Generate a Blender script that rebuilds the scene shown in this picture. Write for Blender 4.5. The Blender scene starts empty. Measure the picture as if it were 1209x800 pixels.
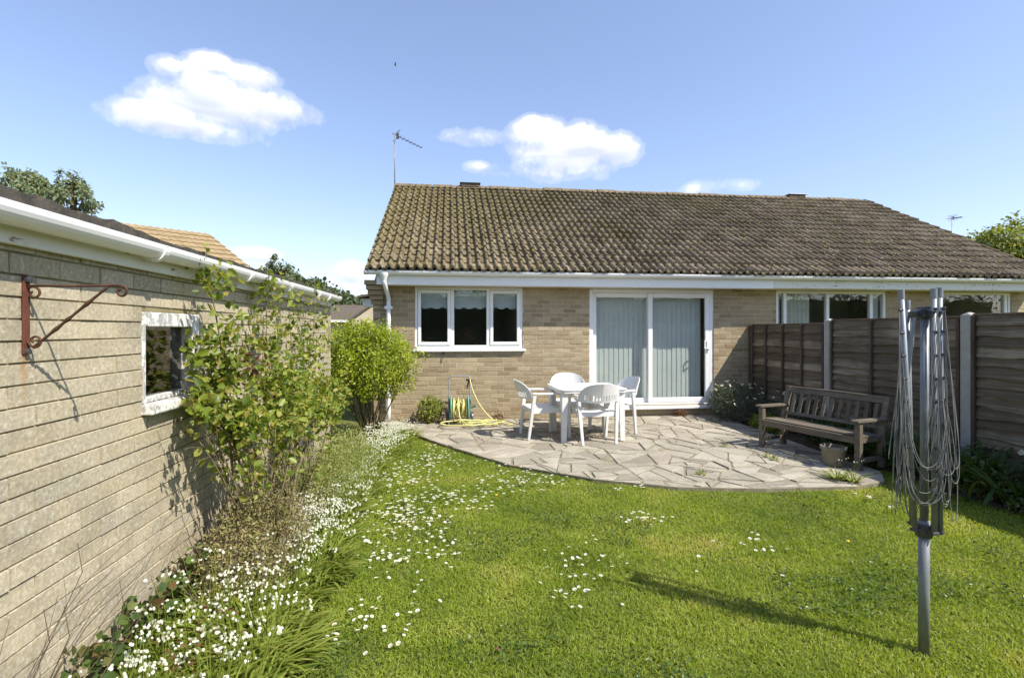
import bpy, math, random
import numpy as np
from mathutils import Vector, Matrix
R = math.radians
rng = np.random.default_rng(7)
random.seed(7)
scene = bpy.context.scene
COL = scene.collection

# ------------------------------------------------------------------ camera survey of the place
EYE = 1.52                       # eye height, metres
FPX = 604.5                      # focal length in photo pixels (18 mm on full frame)
YAW = math.atan(74 / 604.5)      # the camera looks this far to the right of the garden's axis
HOR = 389
_cs, _sn = math.cos(YAW), math.sin(YAW)
def ray(px, py):
    a, b = px - 604.5, FPX
    return Vector((a * _cs + b * _sn, -a * _sn + b * _cs, HOR - py))
def on_ground(px, py, z=0.0):
    d = ray(px, py); t = (z - EYE) / d.z
    return Vector((d.x * t, d.y * t, z))
def on_y(px, py, Y):
    d = ray(px, py); t = Y / d.y
    return Vector((d.x * t, Y, EYE + d.z * t))
def on_x(px, py, X):
    d = ray(px, py); t = X / d.x
    return Vector((X, d.y * t, EYE + d.z * t))

# ------------------------------------------------------------------ materials
def new_mat(name):
    m = bpy.data.materials.new(name); m.use_nodes = True
    nt = m.node_tree; nt.nodes.clear()
    out = nt.nodes.new('ShaderNodeOutputMaterial')
    return m, nt, out
def N(nt, t, **kw):
    n = nt.nodes.new(t)
    for k, v in kw.items():
        if k.startswith('i_'):
            n.inputs[k[2:].replace('_', ' ')].default_value = v
        else: setattr(n, k, v)
    return n
def ramp(nt, stops):
    r = nt.nodes.new('ShaderNodeValToRGB'); e = r.color_ramp.elements
    while len(e) > len(stops): e.remove(e[-1])
    while len(e) < len(stops): e.new(0.5)
    for i, (p, c) in enumerate(stops):
        e[i].position = p; e[i].color = (c[0], c[1], c[2], 1) if len(c) == 3 else c
    return r
def noise(nt, co, scale, detail=5, rough=.6, dist=0.0):
    n = N(nt, 'ShaderNodeTexNoise'); n.inputs['Scale'].default_value = scale
    n.inputs['Detail'].default_value = detail; n.inputs['Roughness'].default_value = rough
    n.inputs['Distortion'].default_value = dist
    nt.links.new(co, n.inputs['Vector']); return n.outputs['Fac']
def mixc(nt, fac, a, b, mode='MIX'):
    m = N(nt, 'ShaderNodeMix', data_type='RGBA', blend_type=mode)
    for s, v in ((0, fac), (6, a), (7, b)):
        if hasattr(v, 'links') or hasattr(v, 'is_linked'): nt.links.new(v, m.inputs[s])
        elif isinstance(v, (int, float)): m.inputs[s].default_value = v
        else: m.inputs[s].default_value = (v[0], v[1], v[2], 1)
    return m.outputs[2]
def mathn(nt, op, a, b=0.0, c=None, clamp=False):
    m = N(nt, 'ShaderNodeMath', operation=op, use_clamp=clamp)
    for i, v in enumerate((a, b, c)):
        if v is None: continue
        if isinstance(v, (int, float)): m.inputs[i].default_value = v
        else: nt.links.new(v, m.inputs[i])
    return m.outputs[0]
def coords(nt, scale=None):
    t = N(nt, 'ShaderNodeTexCoord').outputs['Object']
    if scale:
        mp = N(nt, 'ShaderNodeMapping'); mp.inputs['Scale'].default_value = scale
        nt.links.new(t, mp.inputs['Vector']); return mp.outputs['Vector']
    return t
def attr(nt, name='rnd'):
    a = N(nt, 'ShaderNodeAttribute'); a.attribute_name = name; return a.outputs['Fac']
def principled(nt, out, col, rough=.6, spec=.4, metal=0.0, bump=None, bstr=.3, bdist=.01):
    b = N(nt, 'ShaderNodeBsdfPrincipled')
    if hasattr(col, 'links') or hasattr(col, 'is_linked'): nt.links.new(col, b.inputs['Base Color'])
    else: b.inputs['Base Color'].default_value = (*col[:3], 1)
    if isinstance(rough, (int, float)): b.inputs['Roughness'].default_value = rough
    else: nt.links.new(rough, b.inputs['Roughness'])
    b.inputs['Specular IOR Level'].default_value = spec
    b.inputs['Metallic'].default_value = metal
    if bump is not None:
        bp = N(nt, 'ShaderNodeBump'); bp.inputs['Strength'].default_value = bstr; bp.inputs['Distance'].default_value = bdist
        nt.links.new(bump, bp.inputs['Height']); nt.links.new(bp.outputs[0], b.inputs['Normal'])
    if out is not None: nt.links.new(b.outputs[0], out.inputs[0])
    return b
def plain(name, col, rough=.5, var=.12, scale=6, spec=.4, metal=0., bstr=.15, stretch=None, dirt=None, dirt_amt=.5):
    """surface of one colour with wear: large soft tone changes, fine grain, optional stains"""
    m, nt, out = new_mat(name); co = coords(nt, stretch)
    n1 = noise(nt, co, scale); n2 = noise(nt, co, scale * 9, 4, .7)
    c0 = tuple(x * (1 - var) for x in col); c1 = tuple(min(1, x * (1 + var)) for x in col)
    c = ramp(nt, [(.3, c0), (.7, c1)]); nt.links.new(n1, c.inputs[0]); cc = c.outputs[0]
    if dirt:
        n3 = noise(nt, co, scale * 2.2, 8, .7)
        k = ramp(nt, [(.5, (0, 0, 0)), (.7, (1, 1, 1))]); nt.links.new(n3, k.inputs[0])
        cc = mixc(nt, mathn(nt, 'MULTIPLY', k.outputs[0], dirt_amt), cc, dirt)
    r = mathn(nt, 'MULTIPLY_ADD', n2, .25, rough - .12)
    principled(nt, out, cc, r, spec, metal, n2, bstr, .004)
    return m
def brick_mat(name, tones, speck=None, speck_at=.62, stain=(.1, .09, .06), stain_amt=.35, rusty=False):
    m, nt, out = new_mat(name); co = coords(nt)
    c = ramp(nt, [(i / (len(tones) - 1), t) for i, t in enumerate(tones)]); nt.links.new(attr(nt), c.inputs[0])
    n1 = noise(nt, co, 3.0, 6, .65); n2 = noise(nt, co, 60, 4, .7); n3 = noise(nt, co, 30, 6, .78)
    k = ramp(nt, [(.46, (0, 0, 0)), (.72, (1, 1, 1))]); nt.links.new(n1, k.inputs[0])
    cc = mixc(nt, mathn(nt, 'MULTIPLY', k.outputs[0], stain_amt), c.outputs[0], stain)
    g = ramp(nt, [(.3, (.72, .72, .72)), (.7, (1.18, 1.18, 1.18))]); nt.links.new(n2, g.inputs[0])
    cc = mixc(nt, 1.0, cc, g.outputs[0], 'MULTIPLY')
    if speck:
        s = ramp(nt, [(speck_at, (0, 0, 0)), (speck_at + .06, (1, 1, 1))]); nt.links.new(n3, s.inputs[0])
        cc = mixc(nt, mathn(nt, 'MULTIPLY', s.outputs[0], .34), cc, speck)
    if rusty:                                       # rust that has run down the wall from the iron bracket
        sp = N(nt, 'ShaderNodeSeparateXYZ'); nt.links.new(co, sp.inputs[0])
        wy = mathn(nt, 'SUBTRACT', 1.0, mathn(nt, 'DIVIDE', mathn(nt, 'ABSOLUTE', mathn(nt, 'SUBTRACT', sp.outputs[1], 1.95)), .022), clamp=True)
        wz = mathn(nt, 'MULTIPLY', mathn(nt, 'LESS_THAN', sp.outputs[2], 1.45), mathn(nt, 'DIVIDE', mathn(nt, 'SUBTRACT', sp.outputs[2], 1.22), .2), clamp=True)
        cc = mixc(nt, mathn(nt, 'MULTIPLY', mathn(nt, 'MULTIPLY', wy, wz), mathn(nt, 'MULTIPLY_ADD', n3, 1.6, -.1), clamp=True), cc, (.36, .17, .05))
    principled(nt, out, cc, .92, .2, 0, n2, .5, .006)
    return m
def leaf_mat(name, tones, transl=.35, rough=.45, attr_name='rnd', big=None):
    m, nt, out = new_mat(name)
    c = ramp(nt, [(i / (len(tones) - 1), t) for i, t in enumerate(tones)])
    f = attr(nt, attr_name)
    if big:
        co = coords(nt); n = noise(nt, co, big, 3, .6)
        f = mathn(nt, 'ADD', mathn(nt, 'MULTIPLY', f, .5), mathn(nt, 'MULTIPLY_ADD', n, 2.0, -.75), clamp=True)
    nt.links.new(f, c.inputs[0])
    b = principled(nt, None, c.outputs[0], rough, .35)
    t = N(nt, 'ShaderNodeBsdfTranslucent')
    tc = mixc(nt, 1.0, c.outputs[0], (1.25, 1.2, .5), 'MULTIPLY'); nt.links.new(tc, t.inputs[0])
    mx = N(nt, 'ShaderNodeMixShader'); mx.inputs[0].default_value = transl
    nt.links.new(b.outputs[0], mx.inputs[1]); nt.links.new(t.outputs[0], mx.inputs[2]); nt.links.new(mx.outputs[0], out.inputs[0])
    return m
def glass_mat(name, tint=(.82, .87, .86), refl=1.0):
    m, nt, out = new_mat(name)
    tr = N(nt, 'ShaderNodeBsdfTransparent'); tr.inputs[0].default_value = (*tint, 1)
    gl = N(nt, 'ShaderNodeBsdfGlossy'); gl.inputs['Roughness'].default_value = .01
    co = coords(nt); n = noise(nt, co, 1.6, 2)
    bp = N(nt, 'ShaderNodeBump'); bp.inputs['Strength'].default_value = .06; bp.inputs['Distance'].default_value = .03
    nt.links.new(n, bp.inputs['Height']); nt.links.new(bp.outputs[0], gl.inputs['Normal'])
    fr = N(nt, 'ShaderNodeFresnel'); ge = N(nt, 'ShaderNodeNewGeometry'); nt.links.new(mathn(nt, 'MULTIPLY_ADD', ge.outputs['Backfacing'], 1 / 1.5 - 1.5, 1.5), fr.inputs[0])
    f = mathn(nt, 'MULTIPLY', fr.outputs[0], 1.7 * refl, clamp=True)      # two faces of a double pane
    mx = N(nt, 'ShaderNodeMixShader'); nt.links.new(f, mx.inputs[0])
    nt.links.new(tr.outputs[0], mx.inputs[1]); nt.links.new(gl.outputs[0], mx.inputs[2]); nt.links.new(mx.outputs[0], out.inputs[0])
    return m

# ------------------------------------------------------------------ mesh building
class MB:
    def __init__(s): s.v = []; s.f = []; s.mi = []; s.r = []; s.cr = .5; s.cm = 0
    def add(s, vs, fs, mi=None, r=None):
        o = len(s.v); s.v += [tuple(v) for v in vs]; s.f += [tuple(o + i for i in f) for f in fs]
        s.mi += [s.cm if mi is None else mi] * len(fs); s.r += [s.cr if r is None else r] * len(vs); return s
    def box(s, x0, x1, y0, y1, z0, z1, M=None, **k):
        vs = [Vector((x, y, z)) for x in (x0, x1) for y in (y0, y1) for z in (z0, z1)]
        if M is not None: vs = [M @ v for v in vs]
        return s.add(vs, [(0, 1, 3, 2), (4, 6, 7, 5), (0, 4, 5, 1), (2, 3, 7, 6), (0, 2, 6, 4), (1, 5, 7, 3)], **k)
    def beam(s, a, b, w, h, up=(0, 0, 1), **k):
        """square bar from a to b, w wide and h high"""
        a, b = Vector(a), Vector(b); d = b - a; L = d.length; d.normalize(); u = Vector(up)
        if abs(d.dot(u)) > .99: u = Vector((0, 1, 0))
        x = d.cross(u).normalized(); z = x.cross(d)
        M = Matrix((( x.x, d.x, z.x, a.x), (x.y, d.y, z.y, a.y), (x.z, d.z, z.z, a.z), (0, 0, 0, 1)))
        return s.box(-w / 2, w / 2, 0, L, -h / 2, h / 2, M, **k)
    def tube(s, pts, rad, n=8, cap=True, **k):
        pts = [Vector(p) for p in pts]; m = len(pts)
        rs = [rad] * m if isinstance(rad, (int, float)) else list(rad)
        t = [(pts[min(i + 1, m - 1)] - pts[max(i - 1, 0)]).normalized() for i in range(m)]
        u = t[0].orthogonal().normalized(); vs = []
        for i in range(m):
            u = (u - t[i] * u.dot(t[i]))
            u = u.normalized() if u.length > 1e-6 else t[i].orthogonal().normalized()
            w = t[i].cross(u)
            for j in range(n):
                a = 2 * math.pi * j / n; vs.append(pts[i] + (u * math.cos(a) + w * math.sin(a)) * rs[i])
        fs = [(i * n + j, i * n + (j + 1) % n, (i + 1) * n + (j + 1) % n, (i + 1) * n + j) for i in range(m - 1) for j in range(n)]
        if cap: fs += [tuple(reversed(range(n))), tuple((m - 1) * n + j for j in range(n))]
        return s.add(vs, fs, **k)
    def lathe(s, prof, c, n=20, axis=(0, 0, 1), **k):
        c = Vector(c); ax = Vector(axis).normalized(); u = ax.orthogonal().normalized(); w = ax.cross(u); vs = []
        for r, h in prof:
            for j in range(n):
                a = 2 * math.pi * j / n; vs.append(c + ax * h + (u * math.cos(a) + w * math.sin(a)) * r)
        m = len(prof)
        return s.add(vs, [(i * n + j, i * n + (j + 1) % n, (i + 1) * n + (j + 1) % n, (i + 1) * n + j) for i in range(m - 1) for j in range(n)], **k)
    def prism(s, poly, fn, d0, d1, **k):
        """poly in 2D; fn(a, b, d) -> 3D"""
        n = len(poly); vs = [fn(a, b, d0) for a, b in poly] + [fn(a, b, d1) for a, b in poly]
        return s.add(vs, [tuple(range(n)), tuple(range(2 * n - 1, n - 1, -1))] + [(i, i + n, (i + 1) % n + n, (i + 1) % n) for i in range(n)], **k)
    def grid(s, fn, nu, nv, **k):
        vs = [fn(i / nu, j / nv) for i in range(nu + 1) for j in range(nv + 1)]
        return s.add(vs, [(i * (nv + 1) + j, (i + 1) * (nv + 1) + j, (i + 1) * (nv + 1) + j + 1, i * (nv + 1) + j + 1) for i in range(nu) for j in range(nv)], **k)
def link(name, me, mats, parent=None):
    o = bpy.data.objects.new(name, me); COL.objects.link(o)
    for m in (mats if isinstance(mats, (list, tuple)) else [mats]): me.materials.append(m)
    if parent is not None: o.parent = parent
    return o
def obj(name, mb, mats, parent=None, smooth=False, bevel=0, segs=2, solid=0, local=False):
    """links a mesh; when its parent is an Empty away from the origin the mesh is given in world space unless local"""
    me = bpy.data.meshes.new(name); me.from_pydata([tuple(v) for v in mb.v], [], mb.f)
    me.polygons.foreach_set('material_index', mb.mi)
    if smooth: me.polygons.foreach_set('use_smooth', [True] * len(mb.f))
    a = me.attributes.new('rnd', 'FLOAT', 'POINT'); a.data.foreach_set('value', mb.r)
    me.update(); o = link(name, me, mats, parent)
    if parent is not None and not local:
        p = parent; off = Vector()
        while p is not None: off += p.location; p = p.parent
        o.location = -off
    if solid:
        q = o.modifiers.new('Solidify', 'SOLIDIFY'); q.thickness = solid; q.offset = 0
    if bevel:
        q = o.modifiers.new('Bevel', 'BEVEL'); q.width = bevel; q.segments = segs; q.limit_method = 'ANGLE'; q.angle_limit = R(35)
        q.harden_normals = False
    return o
def tag(o, label=None, cat=None, group=None, kind=None):
    if label: o['label'] = label
    if cat: o['category'] = cat
    if group: o['group'] = group
    if kind: o['kind'] = kind
    return o
def thing(name, label, cat, loc=(0, 0, 0), rotz=0, group=None):
    o = bpy.data.objects.new(name, None); COL.objects.link(o); o.empty_display_size = .1
    o.location = loc; o.rotation_euler = (0, 0, rotz)
    return tag(o, label, cat, group)
def dup(root, loc, rotz=0, scale=None, label=None, group=None):
    r = root.copy(); COL.objects.link(r); r.location = loc; r.rotation_euler = (0, 0, rotz)
    if scale: r.scale = (scale,) * 3
    if label: r['label'] = label
    if group: r['group'] = group
    for ch in root.children:
        c = ch.copy(); COL.objects.link(c); c.parent = r
        for g in ch.children:
            d = g.copy(); COL.objects.link(d); d.parent = c
    return r
# --- many small faces (leaves, blades, petals) in one mesh
def basis(d, n):
    y = d / np.linalg.norm(d, axis=1, keepdims=True)
    x = np.cross(y, n); l = np.linalg.norm(x, axis=1, keepdims=True); l[l < 1e-6] = 1; x /= l
    return np.stack([x, y, np.cross(x, y)], axis=2)          # columns
def scatter_mesh(name, parts):
    """parts: list of (template verts, template tris/quads, rot, pos, scale(N,3), rnd(N), material index); quads everywhere"""
    V, Q, A, MI = [], [], [], []; off = 0
    for tv, tf, rot, pos, scl, rnd, mi in parts:
        tv = np.asarray(tv, float); tf = np.asarray(tf, int); n = len(pos); k = len(tv)
        v = np.einsum('nij,nkj->nki', rot, tv[None] * scl[:, None, :]) + pos[:, None, :]
        V.append(v.reshape(-1, 3)); Q.append((tf[None] + (np.arange(n) * k)[:, None, None]).reshape(-1, tf.shape[1]) + off)
        A.append(np.repeat(rnd, k)); MI.append(np.full(n * len(tf), mi)); off += n * k
    V = np.concatenate(V); A = np.concatenate(A); MI = np.concatenate(MI)
    loops = np.concatenate([q.ravel() for q in Q]); sizes = np.concatenate([np.full(len(q), q.shape[1]) for q in Q])
    me = bpy.data.meshes.new(name)
    me.vertices.add(len(V)); me.vertices.foreach_set('co', V.astype(np.float32).ravel())
    me.loops.add(len(loops)); me.loops.foreach_set('vertex_index', loops.astype(np.int32))
    me.polygons.add(len(sizes)); me.polygons.foreach_set('loop_start', (np.cumsum(sizes) - sizes).astype(np.int32))
    me.polygons.foreach_set('material_index', MI.astype(np.int32))
    me.update(calc_edges=True)
    a = me.attributes.new('rnd', 'FLOAT', 'POINT'); a.data.foreach_set('value', A.astype(np.float32))
    return me
LEAF_V = [(0, 0, 0), (.38, .32, .10), (.34, .68, .08), (0, 1, -.10), (-.34, .68, .08), (-.38, .32, .10)]
LEAF_F = [(0, 1, 2, 3), (0, 3, 4, 5)]
BLADE_V = [(-.5, 0, 0), (.5, 0, 0), (.38, .55, .06), (-.38, .55, .06), (0, 1, -.12)]
BLADE_F = [(0, 1, 2), (0, 2, 3), (3, 2, 4)]
STRAP_V = [(-.5, 0, 0), (.5, 0, 0), (.5, .35, .0), (-.5, .35, .0), (.42, .65, -.08), (-.42, .65, -.08), (.25, .88, -.24), (-.25, .88, -.24), (.02, 1, -.38), (-.02, 1, -.38)]
STRAP_F = [(0, 1, 2, 3), (3, 2, 4, 5), (5, 4, 6, 7), (7, 6, 8, 9)]
def unit(n):
    v = rng.normal(size=(n, 3)); return v / np.linalg.norm(v, axis=1, keepdims=True)
def ball(n, c, r, hollow=.0):
    d = unit(n) * (hollow + (1 - hollow) * rng.random((n, 1)) ** (1 / 2.2))
    return np.asarray(c) + d * np.asarray(r)
def leaves(pos, size, up=.6, out_from=None, wid=1.0, jit=.35, flat=0.0):
    """a leaf part for scatter_mesh: leaves at pos facing partly up and outwards"""
    n = len(pos); d = unit(n); d[:, 2] = d[:, 2] * (1 - flat) - .25
    nn = unit(n) * .8 + np.array([0.25, -.2, up])
    if out_from is not None:
        o = pos - np.asarray(out_from); o /= np.maximum(np.linalg.norm(o, axis=1, keepdims=True), 1e-6); nn += o * .7; d += o * .6
    s = size * (1 + jit * rng.normal(size=n)).clip(.4, 1.8)
    return LEAF_V, LEAF_F, basis(d, nn), pos, np.stack([s * wid, s, s], 1), rng.random(n), 0
def leafobj(name, parts, mats, parent=None, local=False):
    o = link(name, scatter_mesh(name, parts), mats, parent)
    if parent is not None and not local:
        p = parent; off = Vector()
        while p is not None: off += p.location; p = p.parent
        o.location = -off
    return o
# ------------------------------------------------------------------ palette
M = {}
M['brick'] = brick_mat('buff brick', [(.27, .205, .12), (.33, .255, .155), (.39, .305, .19), (.36, .285, .18), (.44, .355, .23), (.32, .25, .16)], (.42, .36, .27), .66, stain_amt=.22)
M['mortar'] = plain('pale mortar', (.47, .405, .29), .95, .15, 4, .1, dirt=(.2, .16, .11), dirt_amt=.35)
M['cbrick'] = brick_mat('weathered concrete brick', [(.385, .33, .225), (.455, .395, .275), (.415, .36, .25), (.49, .425, .30), (.425, .375, .275)], (.62, .59, .50), .555, stain=(.235, .215, .175), stain_amt=.6, rusty=True)
M['cmortar'] = plain('shade-toned open joint', (.24, .205, .11), .95, .2, 8, .1)  # olive mortar, darkened in colour to deepen the shade of the recessed joints
M['upvc'] = plain('white plastic', (.80, .80, .79), .32, .02, 3, .5, bstr=.03)
M['oldwhite'] = plain('old white paint', (.74, .72, .66), .5, .05, 4, .3, dirt=(.30, .25, .18), dirt_amt=.35)
M['peel'] = None
def peel_mat():
    m, nt, out = new_mat('peeling white paint on timber'); co = coords(nt, (1, .35, 1.6)); n = noise(nt, co, 16, 8, .72)
    n0 = noise(nt, coords(nt), 2.2, 3); f = mathn(nt, 'ADD', n, mathn(nt, 'MULTIPLY_ADD', n0, .35, -.17))
    k = ramp(nt, [(.60, (0, 0, 0)), (.625, (1, 1, 1))]); nt.links.new(f, k.inputs[0])
    c = mixc(nt, k.outputs[0], (.72, .71, .66), (.20, .16, .115))
    principled(nt, out, c, .55, .3, 0, mathn(nt, 'SUBTRACT', 1.0, k.outputs[0]), .5, .003); return m
M['peel'] = peel_mat()
def tile_mat():
    m, nt, out = new_mat('mossy concrete roof tile'); co = coords(nt)
    c = ramp(nt, [(0, (.175, .135, .088)), (.35, (.235, .187, .122)), (.7, (.30, .243, .16)), (1, (.37, .30, .205))]); nt.links.new(attr(nt), c.inputs[0])
    n1 = noise(nt, co, .55, 3, .5); n2 = noise(nt, co, 9, 7, .72); n3 = noise(nt, co, 27, 5, .7); n4 = noise(nt, co, 90, 4, .7)
    sep = N(nt, 'ShaderNodeSeparateXYZ'); nt.links.new(co, sep.inputs[0])
    # moss thickest on the left half of the roof and towards the ridge, thin on the right
    mx = N(nt, 'ShaderNodeMapRange'); mx.inputs[1].default_value = -1.2; mx.inputs[2].default_value = 8.5; mx.inputs[3].default_value = .20; mx.inputs[4].default_value = -.02
    nt.links.new(sep.outputs[0], mx.inputs[0])
    mz = N(nt, 'ShaderNodeMapRange'); mz.inputs[1].default_value = 2.4; mz.inputs[2].default_value = 4.9; mz.inputs[3].default_value = -.09; mz.inputs[4].default_value = .08
    nt.links.new(sep.outputs[2], mz.inputs[0])
    f = mathn(nt, 'ADD', mathn(nt, 'ADD', n2, mx.outputs[0]), mathn(nt, 'ADD', mz.outputs[0], mathn(nt, 'MULTIPLY_ADD', n1, .5, -.25)))
    k = ramp(nt, [(.52, (0, 0, 0)), (.70, (1, 1, 1))]); nt.links.new(f, k.inputs[0])
    mossc = mixc(nt, n3, (.105, .092, .03), (.20, .158, .06))
    cc = mixc(nt, mathn(nt, 'MULTIPLY', k.outputs[0], .68), c.outputs[0], mossc)
    s = ramp(nt, [(.60, (0, 0, 0)), (.645, (1, 1, 1))]); nt.links.new(noise(nt, co, 19, 3, .6), s.inputs[0])
    cc = mixc(nt, mathn(nt, 'MULTIPLY', s.outputs[0], .75), cc, (.58, .53, .42))
    s2 = ramp(nt, [(.55, (.75, .75, .75)), (.75, (1.25, 1.25, 1.25))]); nt.links.new(n4, s2.inputs[0])
    cc = mixc(nt, 1, cc, s2.outputs[0], 'MULTIPLY')
    principled(nt, out, cc, .95, .15, 0, mathn(nt, 'ADD', n4, mathn(nt, 'MULTIPLY', k.outputs[0], n3)), .7, .012); return m
M['tile'] = tile_mat()
M['moss'] = leaf_mat('roof moss', [(.06, .058, .014), (.12, .105, .025), (.20, .155, .045)], .05, .9)
M['ridge'] = plain('ridge tile', (.19, .15, .105), .9, .3, 7, .15, bstr=.5, dirt=(.12, .11, .03), dirt_amt=.8)
M['glass'] = glass_mat('window glass', (.93, .955, .945))
M['glass_refl'] = glass_mat('garage window glass', (.5, .52, .5), 1.35)
M['interior'] = plain('interior plaster', (.72, .69, .63), .9, .05, 2)
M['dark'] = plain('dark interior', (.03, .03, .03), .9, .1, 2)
M['blind'] = plain('pale blue blind fabric', (.72, .74, .71), .8, .04, 5)
M['roller'] = plain('grey roller blind', (.62, .66, .72), .85, .05, 5)
M['steel'] = plain('galvanised steel', (.24, .255, .27), .5, .2, 9, .4, .3, bstr=.05)
M['bolt'] = plain('dark steel', (.10, .10, .11), .45, .1, 20, .5, .6)
M['felt'] = plain('mineral felt', (.10, .09, .075), .95, .35, 14, .1, bstr=.9, dirt=(.24, .21, .15), dirt_amt=.6)
M['rust'] = plain('rusted iron', (.085, .045, .028), .75, .4, 30, .3, .2, bstr=.5, dirt=(.20, .06, .03), dirt_amt=.7)
M['redrust'] = plain('red oxide paint', (.13, .045, .028), .7, .3, 20, .3, bstr=.4, dirt=(.07, .035, .022), dirt_amt=.8)
M['plastic'] = plain('white resin', (.70, .70, .69), .38, .03, 4, .45, bstr=.04, dirt=(.5, .48, .42), dirt_amt=.18)
def wood_mat(name, a, b, c, stretch, scale=5):
    m, nt, out = new_mat(name); co = coords(nt, stretch)
    n1 = noise(nt, co, scale, 8, .7, .4); n0 = noise(nt, coords(nt), 1.6, 4); r = ramp(nt, [(.28, a), (.55, b), (.78, c)])
    f = mathn(nt, 'ADD', mathn(nt, 'MULTIPLY', n1, .75), mathn(nt, 'ADD', mathn(nt, 'MULTIPLY_ADD', n0, .5, -.25), mathn(nt, 'MULTIPLY', attr(nt), .25)))
    nt.links.new(f, r.inputs[0]); principled(nt, out, r.outputs[0], .85, .2, 0, n1, .5, .005); return m
M['fence'] = wood_mat('weathered larch', (.052, .040, .026), (.145, .112, .076), (.36, .30, .22), (4, .35, 9))
M['batten'] = wood_mat('weathered batten', (.06, .042, .03), (.11, .08, .058), (.2, .155, .12), (6, 6, .6))
M['bench'] = wood_mat('silvered teak', (.08, .066, .048), (.155, .13, .098), (.28, .24, .185), (5, .6, 5), 9)
M['concrete'] = plain('concrete', (.36, .345, .31), .92, .12, 9, .15, bstr=.4, dirt=(.17, .16, .12), dirt_amt=.4)
M['lime'] = plain('blotched concrete', (.20, .19, .17), .95, .3, 8, .1, bstr=.4, dirt=(.5, .5, .49), dirt_amt=.7)
def slab_mat():
    m, nt, out = new_mat('riven paving stone'); co = coords(nt)
    c = ramp(nt, [(0, (.25, .225, .18)), (.25, (.33, .297, .235)), (.55, (.38, .345, .275)), (.85, (.44, .40, .325)), (1, (.34, .30, .24))]); nt.links.new(attr(nt), c.inputs[0])
    n1 = noise(nt, co, 2.6, 6, .65); n2 = noise(nt, co, 40, 6, .75); n3 = noise(nt, co, 10, 7, .7)
    k = ramp(nt, [(.42, (0, 0, 0)), (.7, (1, 1, 1))]); nt.links.new(n1, k.inputs[0]); cc = mixc(nt, mathn(nt, 'MULTIPLY', k.outputs[0], .55), c.outputs[0], (.19, .165, .12))
    g = ramp(nt, [(.3, (.7, .7, .7)), (.7, (1.2, 1.2, 1.2))]); nt.links.new(n2, g.inputs[0]); cc = mixc(nt, 1, cc, g.outputs[0], 'MULTIPLY')
    s = ramp(nt, [(.62, (0, 0, 0)), (.68, (1, 1, 1))]); nt.links.new(n3, s.inputs[0]); cc = mixc(nt, mathn(nt, 'MULTIPLY', s.outputs[0], .45), cc, (.50, .47, .40))
    principled(nt, out, cc, .9, .2, 0, mathn(nt, 'ADD', n2, n3), .45, .008); return m
M['slab'] = slab_mat()
M['joint'] = plain('mortar with moss', (.24, .21, .15), .95, .3, 7, .1, bstr=.5, dirt=(.11, .11, .045), dirt_amt=.8)
def turf_mat():
    m, nt, out = new_mat('turf soil'); co = coords(nt); n1 = noise(nt, co, 1.1, 5, .6); n2 = noise(nt, co, 45, 5, .7)
    c = ramp(nt, [(.3, (.08, .10, .02)), (.55, (.13, .14, .035)), (.75, (.21, .175, .075))]); nt.links.new(mathn(nt, 'ADD', mathn(nt, 'MULTIPLY', n1, .6), mathn(nt, 'MULTIPLY', n2, .4)), c.inputs[0])
    principled(nt, out, c.outputs[0], .95, .1, 0, n2, .8, .02); return m
M['turf'] = turf_mat()
M['soil'] = plain('bed soil', (.055, .040, .026), .97, .35, 9, .1, bstr=.9, dirt=(.13, .10, .065), dirt_amt=.5)
M['hose'] = plain('pale yellow hose', (.62, .58, .22), .45, .1, 5, .4)
M['reel'] = plain('green plastic', (.12, .32, .25), .45, .1, 5, .4)
M['line'] = plain('grey washing line', (.19, .19, .185), .5, .25, 12, .4)
M['pot'] = plain('mossy stone pot', (.26, .23, .17), .9, .2, 9, .15, bstr=.5, dirt=(.10, .10, .05), dirt_amt=.6)
M['bark'] = plain('brown bark', (.11, .085, .055), .9, .35, 14, .1, bstr=.7, stretch=(3, 3, .6))
M['cane'] = plain('rose cane', (.17, .135, .075), .8, .35, 14, .2, bstr=.4, dirt=(.10, .12, .04), dirt_amt=.5)

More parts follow.
